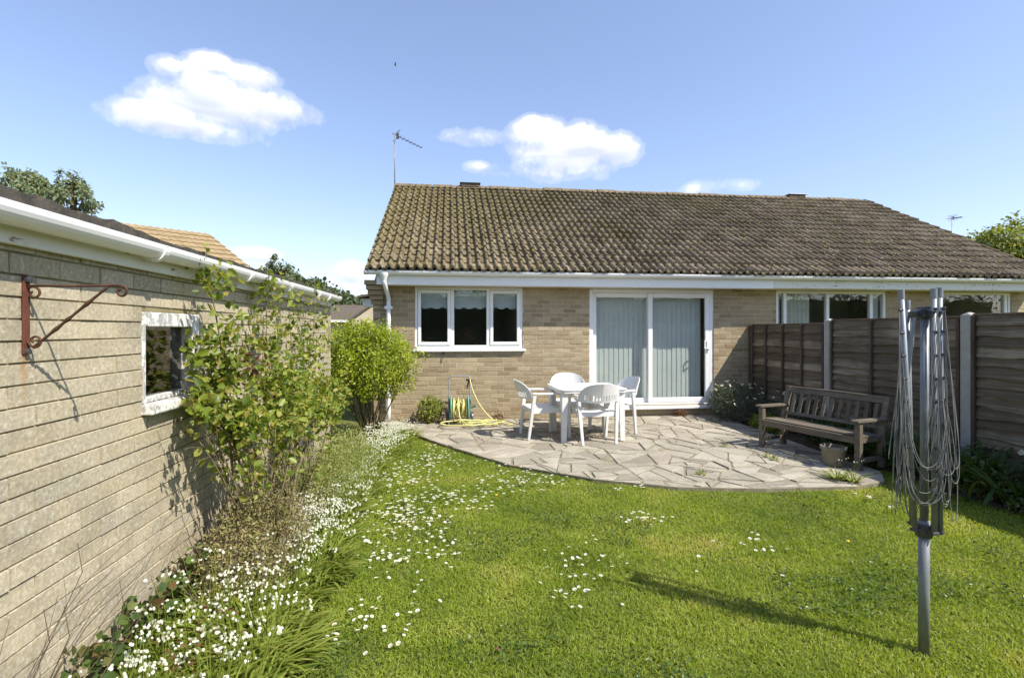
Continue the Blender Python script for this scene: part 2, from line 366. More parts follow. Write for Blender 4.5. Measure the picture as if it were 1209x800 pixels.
# ------------------------------------------------------------------ brickwork (every brick modelled)
def cells(holes, a0, a1, z0, z1):
    xs = sorted({a0, a1, *[min(max(h[i], a0), a1) for h in holes for i in (0, 1)]}); zs = sorted({z0, z1, *[min(max(h[i], z0), z1) for h in holes for i in (2, 3)]})
    for i in range(len(xs) - 1):
        for j in range(len(zs) - 1):
            cx, cz = (xs[i] + xs[i + 1]) / 2, (zs[j] + zs[j + 1]) / 2
            if xs[i + 1] - xs[i] > 1e-4 and zs[j + 1] - zs[j] > 1e-4 and not any(h[0] < cx < h[1] and h[2] < cz < h[3] for h in holes): yield xs[i], xs[i + 1], zs[j], zs[j + 1]
def brickwork(mb, fn, a0, a1, z0, z1, holes=(), bl=.225, bh=.075, joint=.010, vjoint=None, recess=.009, depth=.22, ch=.003, jit=.0012, top=None):
    """fn(a, d, z): along the wall, d outwards. Bricks in stretcher bond in material 0, mortar body in material 1"""
    vj = joint if vjoint is None else vjoint
    def brick(x0, x1, p0, p1):
        if x1 - x0 < .012 or p1 - p0 < .012: return
        r = rng.random(); d = rng.normal() * jit; t = [rng.normal() * jit * .5 for _ in range(4)]; e = recess + .002
        vs = [fn(x0, -e, p0), fn(x1, -e, p0), fn(x1, -e, p1), fn(x0, -e, p1), fn(x0 + ch, d + t[0], p0 + ch), fn(x1 - ch, d + t[1], p0 + ch), fn(x1 - ch, d + t[2], p1 - ch), fn(x0 + ch, d + t[3], p1 - ch)]
        mb.add(vs, [(4, 5, 6, 7), (0, 1, 5, 4), (1, 2, 6, 5), (2, 3, 7, 6), (3, 0, 4, 7)], mi=0, r=r)
    k = 0; z = z0
    while z < z1 - .01:
        p0, p1 = z + joint / 2, min(z + bh, z1) - joint / 2; x = a0 - (bl / 2 if k % 2 else 0)
        while x < a1:
            s = [(max(x + vj / 2, a0), min(x + bl - vj / 2, a1))]
            for h in holes:
                if h[2] < (p0 + p1) / 2 < h[3]:
                    s = [q for (u, v) in s for q in ((u, min(v, h[0])), (max(u, h[1]), v)) if q[1] - q[0] > .012]
            for u, v in s: brick(u, v, p0, p1)
            x += bl
        z += bh; k += 1
    for u, v, p, q in cells(holes, a0, a1, z0, z1):
        vs = [fn(x, d, zz) for x in (u, v) for d in (-recess, -depth) for zz in (p, q)]
        mb.add(vs, [(0, 1, 3, 2), (4, 6, 7, 5), (0, 4, 5, 1), (2, 3, 7, 6), (0, 2, 6, 4), (1, 5, 7, 3)], mi=1)

# ------------------------------------------------------------------ ground
YW = 8.53                       # plane of the bungalow's rear wall
XG = -1.45                      # plane of the garage wall
XF = 5.32                       # line of the fence
g = MB(); g.add([(-300, -300, -.012), (300, -300, -.012), (300, 300, -.012), (-300, 300, -.012)], [(0, 1, 2, 3)])
tag(obj('ground', g, M['turf']), kind='structure')
def soil(name, xy, z, h, nx, ny):
    b = MB()
    (x0, x1), (y0, y1) = xy
    def f(u, v):
        x, y = x0 + (x1 - x0) * u, y0 + (y1 - y0) * v
        e = min(u, 1 - u, v, 1 - v) * 5
        return (x, y, z + min(1, e) * h * (.6 + .4 * math.sin(x * 9 + 2 * math.sin(y * 7)) * math.cos(y * 11 + x * 5)))
    b.grid(f, nx, ny); return tag(obj(name, b, M['soil'], smooth=True), kind='structure')
soil('border_soil', ((-1.46, -.74), (-.5, 7.7)), -.004, .05, 14, 120)
soil('fence_border_soil', ((4.62, 5.34), (-.5, 8.53)), -.004, .06, 12, 110)

# crazy paving, stone by stone
pat_poly = [(-1.13, 8.50), (-.76, 7.87), (-.11, 6.77), (.65, 5.63), (1.435, 4.99), (2.16, 4.63), (2.93, 4.49), (3.855, 4.45), (4.25, 4.54), (4.50, 4.85), (4.66, 8.50)]
def clip(poly, a, b, c):         # keep a*x + b*y <= c
    o = []
    for i in range(len(poly)):
        p, q = poly[i], poly[(i + 1) % len(poly)]; dp, dq = a * p[0] + b * p[1] - c, a * q[0] + b * q[1] - c
        if dp <= 0: o.append(p)
        if dp * dq < 0: t = dp / (dp - dq); o.append((p[0] + t * (q[0] - p[0]), p[1] + t * (q[1] - p[1])))
    return o
prng = np.random.default_rng(21)
def area(p): return abs(sum(p[k][0] * p[(k + 1) % len(p)][1] - p[(k + 1) % len(p)][0] * p[k][1] for k in range(len(p)))) / 2
seeds = []
while len(seeds) < 62:
    p = (prng.uniform(-1.2, 4.8), prng.uniform(4.3, 8.6))
    if all(math.hypot(p[0] - q[0], (p[1] - q[1]) * 1.1) > .30 for q in seeds): seeds.append(p)
stones = []
def split(poly, goal, depth=0):
    if len(poly) < 3: return
    if area(poly) < goal or depth > 4: stones.append(poly); return
    cx, cy = sum(p[0] for p in poly) / len(poly), sum(p[1] for p in poly) / len(poly)
    k = max(range(len(poly)), key=lambda k: math.hypot(poly[k][0] - cx, poly[k][1] - cy)); an = math.atan2(poly[k][1] - cy, poly[k][0] - cx) + prng.normal() * .55
    cx += prng.normal() * .04; cy += prng.normal() * .04; a, b = math.cos(an), math.sin(an); c = a * cx + b * cy
    for sg in (1, -1): split(clip(poly, a * sg, b * sg, c * sg), goal * (.7 + .6 * prng.random()), depth + 1)
for i, s in enumerate(seeds):
    poly = [(-1.3, 4.2), (5, 4.2), (5, 8.7), (-1.3, 8.7)]
    for j, t in enumerate(seeds):
        if j == i: continue
        a, b = t[0] - s[0], t[1] - s[1]
        if a * a + b * b > 6: continue
        poly = clip(poly, a, b, (a * (s[0] + t[0]) + b * (s[1] + t[1])) / 2)
        if len(poly) < 3: break
    for k in range(len(pat_poly)):
        if len(poly) < 3: break
        p, q = pat_poly[k], pat_poly[(k + 1) % len(pat_poly)]; a, b = q[1] - p[1], -(q[0] - p[0])
        poly = clip(poly, a, b, a * p[0] + b * p[1])
    if len(poly) >= 3: split(poly, .040 + .10 * prng.random())
pb = MB()
for poly in stones:
    src = poly
    for k in range(len(src)):                       # leave a joint round every stone
        p, q = src[k], src[(k + 1) % len(src)]; a, b = q[1] - p[1], -(q[0] - p[0]); L = math.hypot(a, b)
        if L < 1e-4: continue
        if area(src) > 0 and sum(src[m][0] * src[(m + 1) % len(src)][1] - src[(m + 1) % len(src)][0] * src[m][1] for m in range(len(src))) < 0: a, b = -a, -b
        poly = clip(poly, a, b, a * p[0] + b * p[1] - L * (.006 + .007 * prng.random()))
        if len(poly) < 3: break
    if len(poly) < 3 or area(poly) < .004: continue
    cx, cy = sum(p[0] for p in poly) / len(poly), sum(p[1] for p in poly) / len(poly); ring = []
    for k in range(len(poly)):
        p, q = poly[k], poly[(k + 1) % len(poly)]; L = math.hypot(q[0] - p[0], q[1] - p[1])
        if L < .012: continue
        m = max(1, int(L / .07))
        for e in range(m):
            t = e / m; x, y = p[0] + (q[0] - p[0]) * t, p[1] + (q[1] - p[1]) * t
            s_ = 1 - ((.02 + .05 * prng.random()) if e == 0 else .028 * prng.random())
            ring.append((cx + (x - cx) * s_, cy + (y - cy) * s_))
    if len(ring) < 3: continue
    z0 = .031 + prng.normal() * .0035; ta, tb = prng.normal() * .006, prng.normal() * .006; n = len(ring); r = prng.random()
    zt = lambda x, y: z0 + ta * (x - cx) + tb * (y - cy)
    vs = [(x, y, .0) for x, y in ring] + [(x, y, zt(x, y) - .005) for x, y in ring] + [(cx + (x - cx) * .965, cy + (y - cy) * .965, zt(x, y)) for x, y in ring]
    pb.add(vs, [(k, (k + 1) % n, (k + 1) % n + n, k + n) for k in range(n)] + [(k + n, (k + 1) % n + n, (k + 1) % n + 2 * n, k + 2 * n) for k in range(n)] + [tuple(range(2 * n, 3 * n))], mi=0, r=r)
pb.prism([(x * .996 + .006, y * .997 + .02) for x, y in pat_poly], lambda a, b, d: (a, b, d), -.01, .0235, mi=1)
tag(obj('patio', pb, [M['slab'], M['joint']]), kind='structure')

# ------------------------------------------------------------------ the pair of bungalows
XL, XR = -1.23, 11.0
fx = lambda px, py=389: on_y(px, py, YW).x
fz = lambda px, py: on_y(px, py, YW).z
house = thing('bungalow', 'long low buff brick bungalow under one mossy brown tiled roof with white gutters', 'house', (4.8, YW, 0))
kw = (fx(489.6), fx(617.5), 1.17, 2.225)         # kitchen window opening
pd = (fx(696), fx(842.8), .20, 2.225)            # patio door
nw = (fx(916.6), fx(1047), 1.0, 2.225)           # neighbour's window
nw2 = (fx(1107.5), fx(1194.5), 1.1, 2.225)
wall = MB(); front = lambda a, d, z: (a, YW - d, z)
brickwork(wall, front, XL, XR, 0, 2.25, [kw, pd, nw, nw2], recess=.0045, ch=.002)
gable = lambda X, sgn: (lambda a, d, z: (X + sgn * d, a, z))
brickwork(wall, gable(XL, -1), YW + .001, YW + 8.2, 0, 2.25, [], recess=.008)
brickwork(wall, gable(XR, 1), YW + .001, YW + 8.2, 0, 2.25, [], recess=.008)
for X in (XL, XR - .2):                         # triangular gables
    wall.prism([(YW + .01, 2.25), (YW + 8.2, 2.25), (YW + 4.1, 4.72)], lambda a, b, d: (d, a, b), X, X + .2, mi=1)
for k in range(5):                              # corbelled bricks at the eaves corner
    wall.box(XL - .005 - .018 * (k + 1), XL + .17, YW - .012 - .055 * (k + 1) , YW - .012, 1.93 + .075 * k, 1.93 + .075 * k + .068, mi=0, r=.2 + .1 * k)
wall.box(XL, XR, YW + 8.0, YW + 8.2, 0, 2.25, mi=1)
wo = obj('wall', wall, [M['brick'], M['mortar']], house)
iw = MB(); iw.box(XL + .25, XR - .25, YW + .25, YW + 7.9, 2.30, 2.34); iw.box(1.32, 1.42, YW + .22, YW + 5, .0, 2.3); iw.box(5.3, 5.4, YW + .22, YW + 7.9, 0, 2.3)
iw.box(XL + .22, XR - .22, YW + 4.2, YW + 4.3, 0, 2.3); iw.box(XL + .22, XR - .22, YW + .22, YW + 7.9, .10, .15)
obj('interior_wall', iw, M['interior'], house)

# roof: pantiles, course by course
EY, EZ = YW - .43, 2.455; RY, RZ = YW + 3.95, 4.94
sl = Vector((0, RY - EY, RZ - EZ)); SL = sl.length; sl.normalize(); nrm = Vector((0, -sl.z, sl.y))
VX0, VX1 = XL - .06, XR + .08
ncrs, per = 17, .139; ncol = round((VX1 - VX0) / per); per = (VX1 - VX0) / ncol
prof = [(0, .004), (.14, .0), (.32, .0), (.42, .012), (.48, .042), (.57, .062), (.67, .066), (.77, .056), (.86, .030), (.93, .008)]
roof = MB(); trng = np.random.default_rng(5); gau = SL / ncrs
for c in range(ncrs):
    for t in range(0, ncol, 2):
        r = trng.random() * .85; dz = trng.normal() * .004; ds = trng.normal() * .008; tw = trng.normal() * .006; pts = []
        if c == 0 or t == 0: r = min(1, r + .2)
        for k in range(2):
            if t + k < ncol: pts += [((t + k + a) * per, h) for a, h in prof]
        pts.append((pts[-1][0] + .05 * per, pts[-1][1] - .002)); x00 = pts[0][0]; n = len(pts); vs = []
        for row in range(3):
            s, lift = ((c * gau - .03 + ds, .004), (c * gau - .03 + ds, .038), ((c + 1) * gau + .03, .004))[row]
            for x, h in pts:
                p = sl * s + nrm * (lift + h + dz + tw * (x - x00 - per) * (1 if row < 2 else 0) - (.016 if row == 0 else 0)); vs.append((VX0 + x + (.002 if x == x00 else 0), EY + p.y, EZ + p.z))
        roof.add(vs, [(i, i + 1, n + i + 1, n + i) for i in range(n - 1)] + [(n + i, n + i + 1, 2 * n + i + 1, 2 * n + i) for i in range(n - 1)], r=r)
deck = MB(); deck.box(VX0 + .02, VX1 - .02, 0, SL, -.035, -.002, Matrix(((1, 0, 0, 0), (0, sl.y, -sl.z, EY), (0, sl.z, sl.y, EZ), (0, 0, 0, 1))))
deck.add([(VX0, RY, RZ), (VX1, RY, RZ), (VX1, RY + 4.4, EZ), (VX0, RY + 4.4, EZ)], [(0, 1, 2, 3)])
rf = obj('roof', roof, M['tile'], house); rf.data.polygons.foreach_set('use_smooth', [True] * len(rf.data.polygons))
for p in rf.data.edges: pass
q = rf.modifiers.new('EdgeSplit', 'EDGE_SPLIT'); q.split_angle = R(50)
obj('roof_deck', deck, M['felt'], rf)
# moss cushions sitting in the pans and on the laps
mp = []
nm = 5200; mxs = trng.random(nm) ** 1.55 * (VX1 - VX0) * .97 + .02; mss = (np.floor(trng.random(nm) ** .85 * ncrs) + np.where(trng.random(nm) < .65, trng.normal(size=nm) * .05, trng.random(nm))) * gau
mss = np.clip(mss, .03, SL - .03); frac = (mss / gau) % 1; cols = (mxs / per) % 1
hh = np.interp(cols, [a for a, _ in prof] + [1], [h for _, h in prof] + [.004]) + .030 - .026 * frac
mpos = np.array([[VX0 + x, EY + sl.y * s + nrm.y * (h + .002), EZ + sl.z * s + nrm.z * (h + .002)] for x, s, h in zip(mxs, mss, hh)])
OCT_V = [(1, 0, 0), (0, 1, 0), (-1, 0, 0), (0, -1, 0), (0, 0, 1), (.62, .62, .45), (-.62, .62, .45), (-.62, -.62, .45), (.62, -.62, .45)]
OCT_F = [(0, 5, 4, 8), (1, 6, 4, 5), (2, 7, 4, 6), (3, 8, 4, 7)]
msz = (.010 + .016 * trng.random(nm) ** 2)
mrot = basis(np.tile(np.array([[0, sl.y, sl.z]]), (nm, 1)) + trng.normal(size=(nm, 3)) * np.array([.8, .25, .25]), np.tile(np.array([[0, nrm.y, nrm.z]]), (nm, 1)))
mo = leafobj('moss', [(OCT_V, OCT_F, mrot, mpos, np.stack([msz * 1.2, msz * 1.2, msz * .8], 1), trng.random(nm), 0)], M['moss'], rf); mo['kind'] = 'stuff'
rt = MB()
for k in range(int((VX1 - VX0) / .45)):
    x = VX0 + .45 * k; dz = trng.normal() * .006; w = .43
    vs = []
    for xx in (x, x + w):
        for a in range(7):
            an = math.pi * (a / 6 * .9 + .05); vs.append((xx, RY + math.cos(an) * .13, RZ - .035 + dz + math.sin(an) * .115))
    rt.add(vs, [(a, a + 1, a + 8, a + 7) for a in range(6)] + [(0, 1, 2, 3, 4, 5, 6), (7, 8, 9, 10, 11, 12, 13)], r=trng.random())
obj('ridge', rt, M['ridge'], house)
for px in (555, 938):
    v = MB(); c = on_y(px, 230, RY); v.box(c.x - .22, c.x + .22, RY - .13, RY + .13, RZ + .02, RZ + .095, mi=0); v.box(c.x - .25, c.x + .25, RY - .16, RY + .16, RZ + .095, RZ + .118, mi=1)
    obj('ridge_vent', v, [M['ridge'], M['bolt']], house, bevel=.01)
ver = MB()
for X in (VX0 - .005, VX1 - .03):
    ver = MB(); ver.beam((X + .02, EY + .03, EZ - .045), (X + .02, RY, RZ - .05), .035, .07); obj('verge', ver, M['ridge'], house)
# eaves
XP = fx(897) + .05
fa = MB(); fa.box(XL + .10, XP, YW - .33, YW - .31, 2.225, 2.40)
obj('fascia', fa, M['upvc'], house, bevel=.003)
fb = MB(); fb.box(XP + .004, XR + .05, YW - .33, YW - .306, 2.235, 2.40)
tag(obj('fascia', fb, M['peel'], house), 'older fascia board with flaking white paint')
so = MB(); so.box(XL + .1, XR + .02, YW - .309, YW + .02, 2.232, 2.240); obj('soffit', so, M['oldwhite'], house)
def gutter(name, a, b, axis, out, z, mats, parent, rad=.056, joints=()):
    """half-round gutter from a to b along axis; out = outward direction of the wall"""
    mb = MB(); n = 12; vs = []
    ax = Vector(axis); o = Vector(out)
    ps = [(rad * math.cos(math.pi + math.pi * i / n), rad * math.sin(math.pi + math.pi * i / n)) for i in range(n + 1)]
    ps = [(-rad, .006)] + ps + [(rad, .006)]
    inner = [(x * .93, y * .93 + .002) for x, y in reversed(ps)]
    prof_ = ps + inner; m = len(prof_); A, B = Vector(a), Vector(b)
    for P in (A, B):
        for u, w in prof_: vs.append(P + o * u + Vector((0, 0, w)))
    mb.add(vs, [(i, (i + 1) % m, (i + 1) % m + m, i + m) for i in range(m)])
    for P in (A, B): mb.add([P + o * u + Vector((0, 0, w)) for u, w in ps], [tuple(range(len(ps)))])
    g_ = obj(name, mb, mats, parent)
    for t in joints:
        br = MB(); P = A + ax * t; vs = []
        for dt in (-.018, .018):
            for u, w in ps: vs.append(P + ax * dt + o * u * 1.09 + Vector((0, 0, w * 1.09 + .003)))
        k = len(ps); br.add(vs, [(i, i + 1, k + i + 1, k + i) for i in range(k - 1)] + [tuple(range(k)), tuple(range(k, 2 * k))])
        br.add([P + ax * e + o * u + Vector((0, 0, .012)) for e, u in ((-.012, -rad * 1.05), (.012, -rad * 1.05), (.012, rad * 1.1), (-.012, rad * 1.1))], [(0, 1, 2, 3)])
        obj('gutter_bracket', br, mats, g_)
    return g_
gz = 2.43
gu = gutter('gutter', (VX0 - .02, YW - .392, gz), (VX1 + .05, YW - .392, gz), (1, 0, 0), (0, -1, 0), gz, M['upvc'], house, joints=[.03, .92, 2.0, 2.55, 3.2, 4.1, 4.75, 5.1, 5.5, 6.4, 7.35, 8.3, 9.2, 10.1, 11.0, 11.9])
dx = fx(459.5); dp = MB()
dp.lathe([(.075, .02), (.075, -.01), (.05, -.055), (.036, -.10)], (dx - .03, YW - .392, gz - .045), 14)
dp.tube([(dx - .03, YW - .392, gz - .10), (dx - .03, YW - .392, gz - .17), (dx - .02, YW - .36, gz - .23), (dx - .005, YW - .14, gz - .36), (dx, YW - .09, gz - .42), (dx, YW - .085, gz - .48), (dx, YW - .085, .22), (dx, YW - .085, .03)], .034, 12)
dpo = obj('downpipe', dp, M['upvc'], house, smooth=True)
db = MB()
for z in (1.85, .9): db = MB(); db.box(dx - .06, dx + .06, YW - .125, YW + .0, z, z + .05); obj('pipe_clip', db, M['upvc'], dpo, bevel=.004)

def frame_ring(mb, x0, x1, z0, z1, w, y0, y1, wb=None):
    wb = w if wb is None else wb
    mb.box(x0, x0 + w, y0, y1, z0, z1); mb.box(x1 - w, x1, y0, y1, z0, z1)
    mb.box(x0 + w, x1 - w, y0, y1, z1 - w, z1); mb.box(x0 + w, x1 - w, y0, y1, z0, z0 + wb)
def pane(parent, x0, x1, z0, z1, y, mat_):
    b = MB(); b.box(x0, x1, y, y + .006, z0, z1); return obj('pane', b, mat_, parent)
# kitchen window: fixed light between two opening casements
kwn = MB(); x0, x1, z0, z1 = kw; z0 += .03
m1, m2 = fx(534.2), fx(576.5)
frame_ring(kwn, x0 + .002, x1 - .002, z0, z1 - .002, .045, YW + .02, YW + .09, .06)
for m in (m1, m2): kwn.box(m - .028, m + .028, YW + .021, YW + .088, z0 + .06, z1 - .047)
kwo = obj('window', kwn, M['upvc'], house, bevel=.006)
for a, b in ((x0 + .047, m1 - .028), (m2 + .028, x1 - .047)):
    s = MB(); frame_ring(s, a + .003, b - .003, z0 + .063, z1 - .05, .052, YW + .004, YW + .06)
    so_ = obj('casement', s, M['upvc'], kwo, bevel=.008); hb = MB(); hb.box((a + b) / 2 - .012, (a + b) / 2 + .012, YW + .06, YW + .075, z0 + .08, z0 + .11); 
    pane(kwo, a + .05, b - .05, z0 + .11, z1 - .098, YW + .035, M['glass'])
pane(kwo, m1 + .026, m2 - .026, z0 + .058, z1 - .045, YW + .05, M['glass'])
sl_ = MB(); sl_.box(x0 - .03, x1 + .04, YW - .055, YW + .03, z0 - .045, z0 - .002); obj('sill', sl_, M['upvc'], kwo, bevel=.01)
rb = MB(); nsc = 9; a, b = x0 + .08, x1 - .08; top = z1 - .06; pts = []
for i in range(nsc * 8 + 1):
    t = i / (nsc * 8); pts.append((a + (b - a) * t, top - .265 - .035 * abs(math.sin(math.pi * t * nsc))))
rb.prism([(a, top)] + pts + [(b, top)], lambda u, v, d: (u, d, v), YW + .14, YW + .143); obj('blind', rb, M['roller'], kwo)
wb = MB(); wb.box(x0, x1, YW + .12, YW + .34, z0 - .03, z0 + .0); obj('window_board', wb, M['upvc'], kwo, bevel=.004)
# patio door
x0, x1, z0, z1 = pd; md = fx(769.5)
pf = MB(); frame_ring(pf, x0 + .002, x1 - .002, z0, z1 - .002, .065, YW + .02, YW + .12, .05)
pdo = obj('patio_door', pf, M['upvc'], house, bevel=.006)
s1 = MB(); frame_ring(s1, x0 + .068, md + .02, z0 + .053, z1 - .07, .075, YW + .074, YW + .115); s1o = obj('door_panel', s1, M['upvc'], pdo, bevel=.007)
pane(s1o, x0 + .14, md - .05, z0 + .125, z1 - .142, YW + .09, M['glass'])
s2 = MB(); frame_ring(s2, md - .055, x1 - .068, z0 + .055, z1 - .07, .08, YW + .018, YW + .068); s2o = obj('door_panel', s2, M['upvc'], pdo, bevel=.007)
pane(s2o, md + .02, x1 - .145, z0 + .13, z1 - .146, YW + .04, M['glass'])
hd = MB(); hz = fz(836, 408); hx = x1 - .068 - .04
hd.box(hx - .016, hx + .016, YW + .006, YW + .018, hz - .11, hz + .10, mi=0); hd.tube([(hx - .03, YW + .01, hz + .08), (hx - .075, YW - .025, hz + .08), (hx - .075, YW - .025, hz - .04), (hx - .03, YW + .01, hz - .04)], .011, 8, mi=0); hd.lathe([(.0, .014), (.012, .014), (.014, 0)], (hx, YW + .006, hz - .07), 10, (0, -1, 0), mi=1)
obj('handle', hd, [M['upvc'], M['bolt']], s2o)
ps_ = MB(); ps_.box(x0 - .03, x1 + .06, YW - .07, YW + .03, z0 - .055, z0 - .002); obj('sill', ps_, M['upvc'], pdo, bevel=.012)
vb = MB(); vx = x0 + .1; vr = np.random.default_rng(3)
while vx < x1 - .12:
    an = .10 + vr.normal() * .012; ww = .047
    if True:
        vb.add([(vx - ww * math.cos(an), YW + .20 - ww * math.sin(an), z0 + .09), (vx + ww * math.cos(an), YW + .20 + ww * math.sin(an), z0 + .09), (vx + ww * math.cos(an), YW + .20 + ww * math.sin(an), z1 - .05), (vx - ww * math.cos(an), YW + .20 - ww * math.sin(an), z1 - .05)], [(0, 1, 2, 3)])
    vx += .089
obj('blind', vb, M['blind'], pdo)
tp = MB(); tp.box(x0 + .14, x0 + .47, YW + .15, YW + .155, z1 - .17, z1 - .10); obj('notice', tp, M['blind'], s1o)
# neighbour's windows above the fence
for (a, b, c_, d), muls in ((nw, (932 - 4, 978.5, 1030)), (nw2, (1189,))):
    w = MB(); frame_ring(w, a + .002, b - .002, c_, d - .002, .05, YW + .02, YW + .09)
    for m in muls: w.box(fx(m) - .03, fx(m) + .03, YW + .021, YW + .088, c_ + .05, d - .052)
    w_o = obj('window', w, M['upvc'], house, bevel=.006); pane(w_o, a + .05, b - .05, c_ + .05, d - .05, YW + .055, M['glass'])
    if len(muls) == 3:
        cu = MB(); cx0, cx1 = fx(934), fx(966)
        cu.grid(lambda u, v: (cx0 + (cx1 - cx0) * u, YW + .22 + .02 * math.sin(u * 40), c_ + .02 + (d - c_ - .08) * v), 60, 1); obj('curtain', cu, M['oldwhite'], w_o, smooth=True)
        cu = MB(); cu.box(a + .06, fx(926), YW + .13, YW + .135, c_ + .03, d - .06); cu.box(fx(1034), b - .06, YW + .13, YW + .135, c_ + .03, d - .06); obj('curtain', cu, M['roller'], w_o)

# ------------------------------------------------------------------ garage
gw = lambda px, py=389: on_x(px, py, XG)
gar = thing('garage', 'low garage of weathered pale concrete brick with dark felt roof and white gutter', 'garage', (XG - 1.4, 3, 0))
GY0, GY1 = -1.6, 6.53
w0, w1 = gw(168, 389).y, gw(233, 389).y; wz0, wz1 = gw(168, 490).z, gw(168, 367).z
gm = MB(); gwall = lambda a, d, z: (XG + d, a, z)
brickwork(gm, gwall, GY0, GY1, -.02, 1.86, [(w0, w1, wz0, wz1)], joint=.005, vjoint=.0048, recess=.0065, ch=.002, jit=.0018)
brickwork(gm, lambda a, d, z: (a, GY1 + d, z), XG - 2.8, XG - .002, -.02, 1.86, [], joint=.009, vjoint=.004, recess=.01)
gm.box(XG - 2.8, XG - .012, GY0, GY0 + .2, -.02, 1.86, mi=1); gm.box(XG - 2.8, XG - 2.6, GY0 + .21, GY1 - .23, -.02, 1.86, mi=1)
obj('wall', gm, [M['cbrick'], M['cmortar']], gar)
gf = MB(); gf.box(XG + .006, XG + .03, GY0 - .1, GY1 + .06, 1.80, 1.905); obj('fascia', gf, M['peel'], gar, bevel=.003)
gr = MB(); grn = np.random.default_rng(8); ny = 170
edge = [1.958 + .016 * grn.normal() for _ in range(ny + 1)]; edge = [sum(edge[max(0, i - 2):i + 3]) / len(edge[max(0, i - 2):i + 3]) for i in range(ny + 1)]
def rfn(u, v):
    i = round(v * ny); y = GY0 - .12 + (GY1 + .2 - GY0) * v; e = edge[i]
    if u < .2: return (XG + .06, y, 1.906)
    if u < .45: return (XG + .075, y, e + .0 )
    if u < .7: return (XG + .05, y, e)
    return (XG - 2.95, y, e + .14)
gr.grid(rfn, 4, ny); gr.box(XG - 2.9, XG + .05, GY0 - .1, GY1 + .06, 1.872, 1.905)
gro = obj('roof', gr, M['felt'], gar)
gutter('gutter', (XG + .085, GY0 - .1, 1.895), (XG + .085, GY1 - .02, 1.915), (0, 1, 0), (1, 0, 0), 1.9, M['upvc'], gar, rad=.056, joints=[gw(167).y - GY0 + .05, gw(280).y - GY0, gw(330).y - GY0, gw(365).y - GY0, 7.6])
# small timber window with flaking paint
M['flake'] = None
def flake_mat():
    m, nt, out = new_mat('flaking silver grey paint'); n = noise(nt, coords(nt, (1, 1, .6)), 26, 7, .7)
    k = ramp(nt, [(.50, (0, 0, 0)), (.56, (1, 1, 1))]); nt.links.new(n, k.inputs[0])
    c = mixc(nt, k.outputs[0], (.70, .69, .66), (.40, .39, .37)); principled(nt, out, c, .6, .3, 0, mathn(nt, 'SUBTRACT', 1, k.outputs[0]), .7, .004); return m
M['flake'] = flake_mat()
gwf = MB()
gwf.box(XG - .10, XG + .002, w0 + .003, w0 + .03, wz0 + .05, wz1 - .003); gwf.box(XG - .10, XG + .012, w1 - .075, w1 - .003, wz0 + .05, wz1 - .003)
gwf.box(XG - .10, XG + .014, w0 + .031, w1 - .076, wz1 - .075, wz1 - .003); gwf.box(XG - .10, XG - .01, w0 + .031, w1 - .076, wz0 + .05, wz0 + .075)
gwo = obj('window', gwf, M['flake'], gar, bevel=.006)
gs = MB(); gs.box(XG - .1, XG + .05, w0 - .005, w1 + .012, wz0 - .002, wz0 + .048); obj('sill', gs, M['flake'], gwo, bevel=.008)
b = MB(); b.box(XG - .055, XG - .05, w0 + .03, w1 - .075, wz0 + .075, wz1 - .075); obj('pane', b, M['glass_refl'], gwo)
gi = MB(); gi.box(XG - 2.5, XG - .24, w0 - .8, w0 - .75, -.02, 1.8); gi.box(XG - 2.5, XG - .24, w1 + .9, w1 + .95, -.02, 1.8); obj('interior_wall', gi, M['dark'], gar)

# wrought iron bracket for a hanging basket
by = 1.95; bz0, bz1 = 1.435, 1.705
br = thing('hanging_basket_bracket', 'rusty wrought iron scrolled bracket for a hanging basket, screwed to the garage wall', 'bracket', (XG, by, bz0))
m = MB(); m.box(XG + .001, XG + .009, by - .014, by + .014, bz0, bz1); obj('back_plate', m, M['redrust'], br, bevel=.002)
def scroll(c, r0, r1, a0, a1, n=22):
    return [Vector((c[0] + (r0 + (r1 - r0) * i / n) * math.cos(a0 + (a1 - a0) * i / n), by, c[1] + (r0 + (r1 - r0) * i / n) * math.sin(a0 + (a1 - a0) * i / n))) for i in range(n + 1)]
m = MB(); tip = .335
m.tube([(XG + .009, by, bz1 - .035), (XG + .15, by, bz1 - .034), (XG + tip - .03, by, bz1 - .03)] + scroll((XG + tip - .028, bz1 - .052), .022, .006, math.pi / 2, -math.pi * 1.6), .0045, 7)
m.tube([(XG + .009, by, bz1 - .035)] + scroll((XG + .03, bz1 - .06), .024, .007, math.pi * .7, -math.pi * 1.3), .0042, 7)
obj('arm', m, M['rust'], br, smooth=True)
m = MB(); p0, p1 = Vector((XG + .03, by, bz0 + .025)), Vector((XG + tip - .07, by, bz1 - .035)); pts, rad = [], []
for i in range(40):
    t = i / 39; pts.append(p0.lerp(p1, t)); rad.append(.0045 + .0028 * (math.exp(-((t - .3) / .045) ** 2) + math.exp(-((t - .45) / .03) ** 2) + math.exp(-((t - .72) / .05) ** 2)))
m.tube(pts, rad, 6); m.tube(scroll((XG + .032, bz0 + .047), .024, .006, -math.pi * .55, math.pi * 1.3), .0042, 7); m.tube([(XG + .009, by, bz0 + .045), (XG + .02, by, bz0 + .03), p0], .0045, 6)
obj('stay', m, M['rust'], br, smooth=True)
m = MB(); m.lathe([(.0, .012), (.012, .010), (.014, 0)], (XG + .009, by, bz1 - .012), 10, (1, 0, 0)); m.lathe([(.0, .010), (.010, .008), (.011, 0)], (XG + .009, by, bz0 + .01), 10, (1, 0, 0)); obj('screw', m, M['bolt'], br)
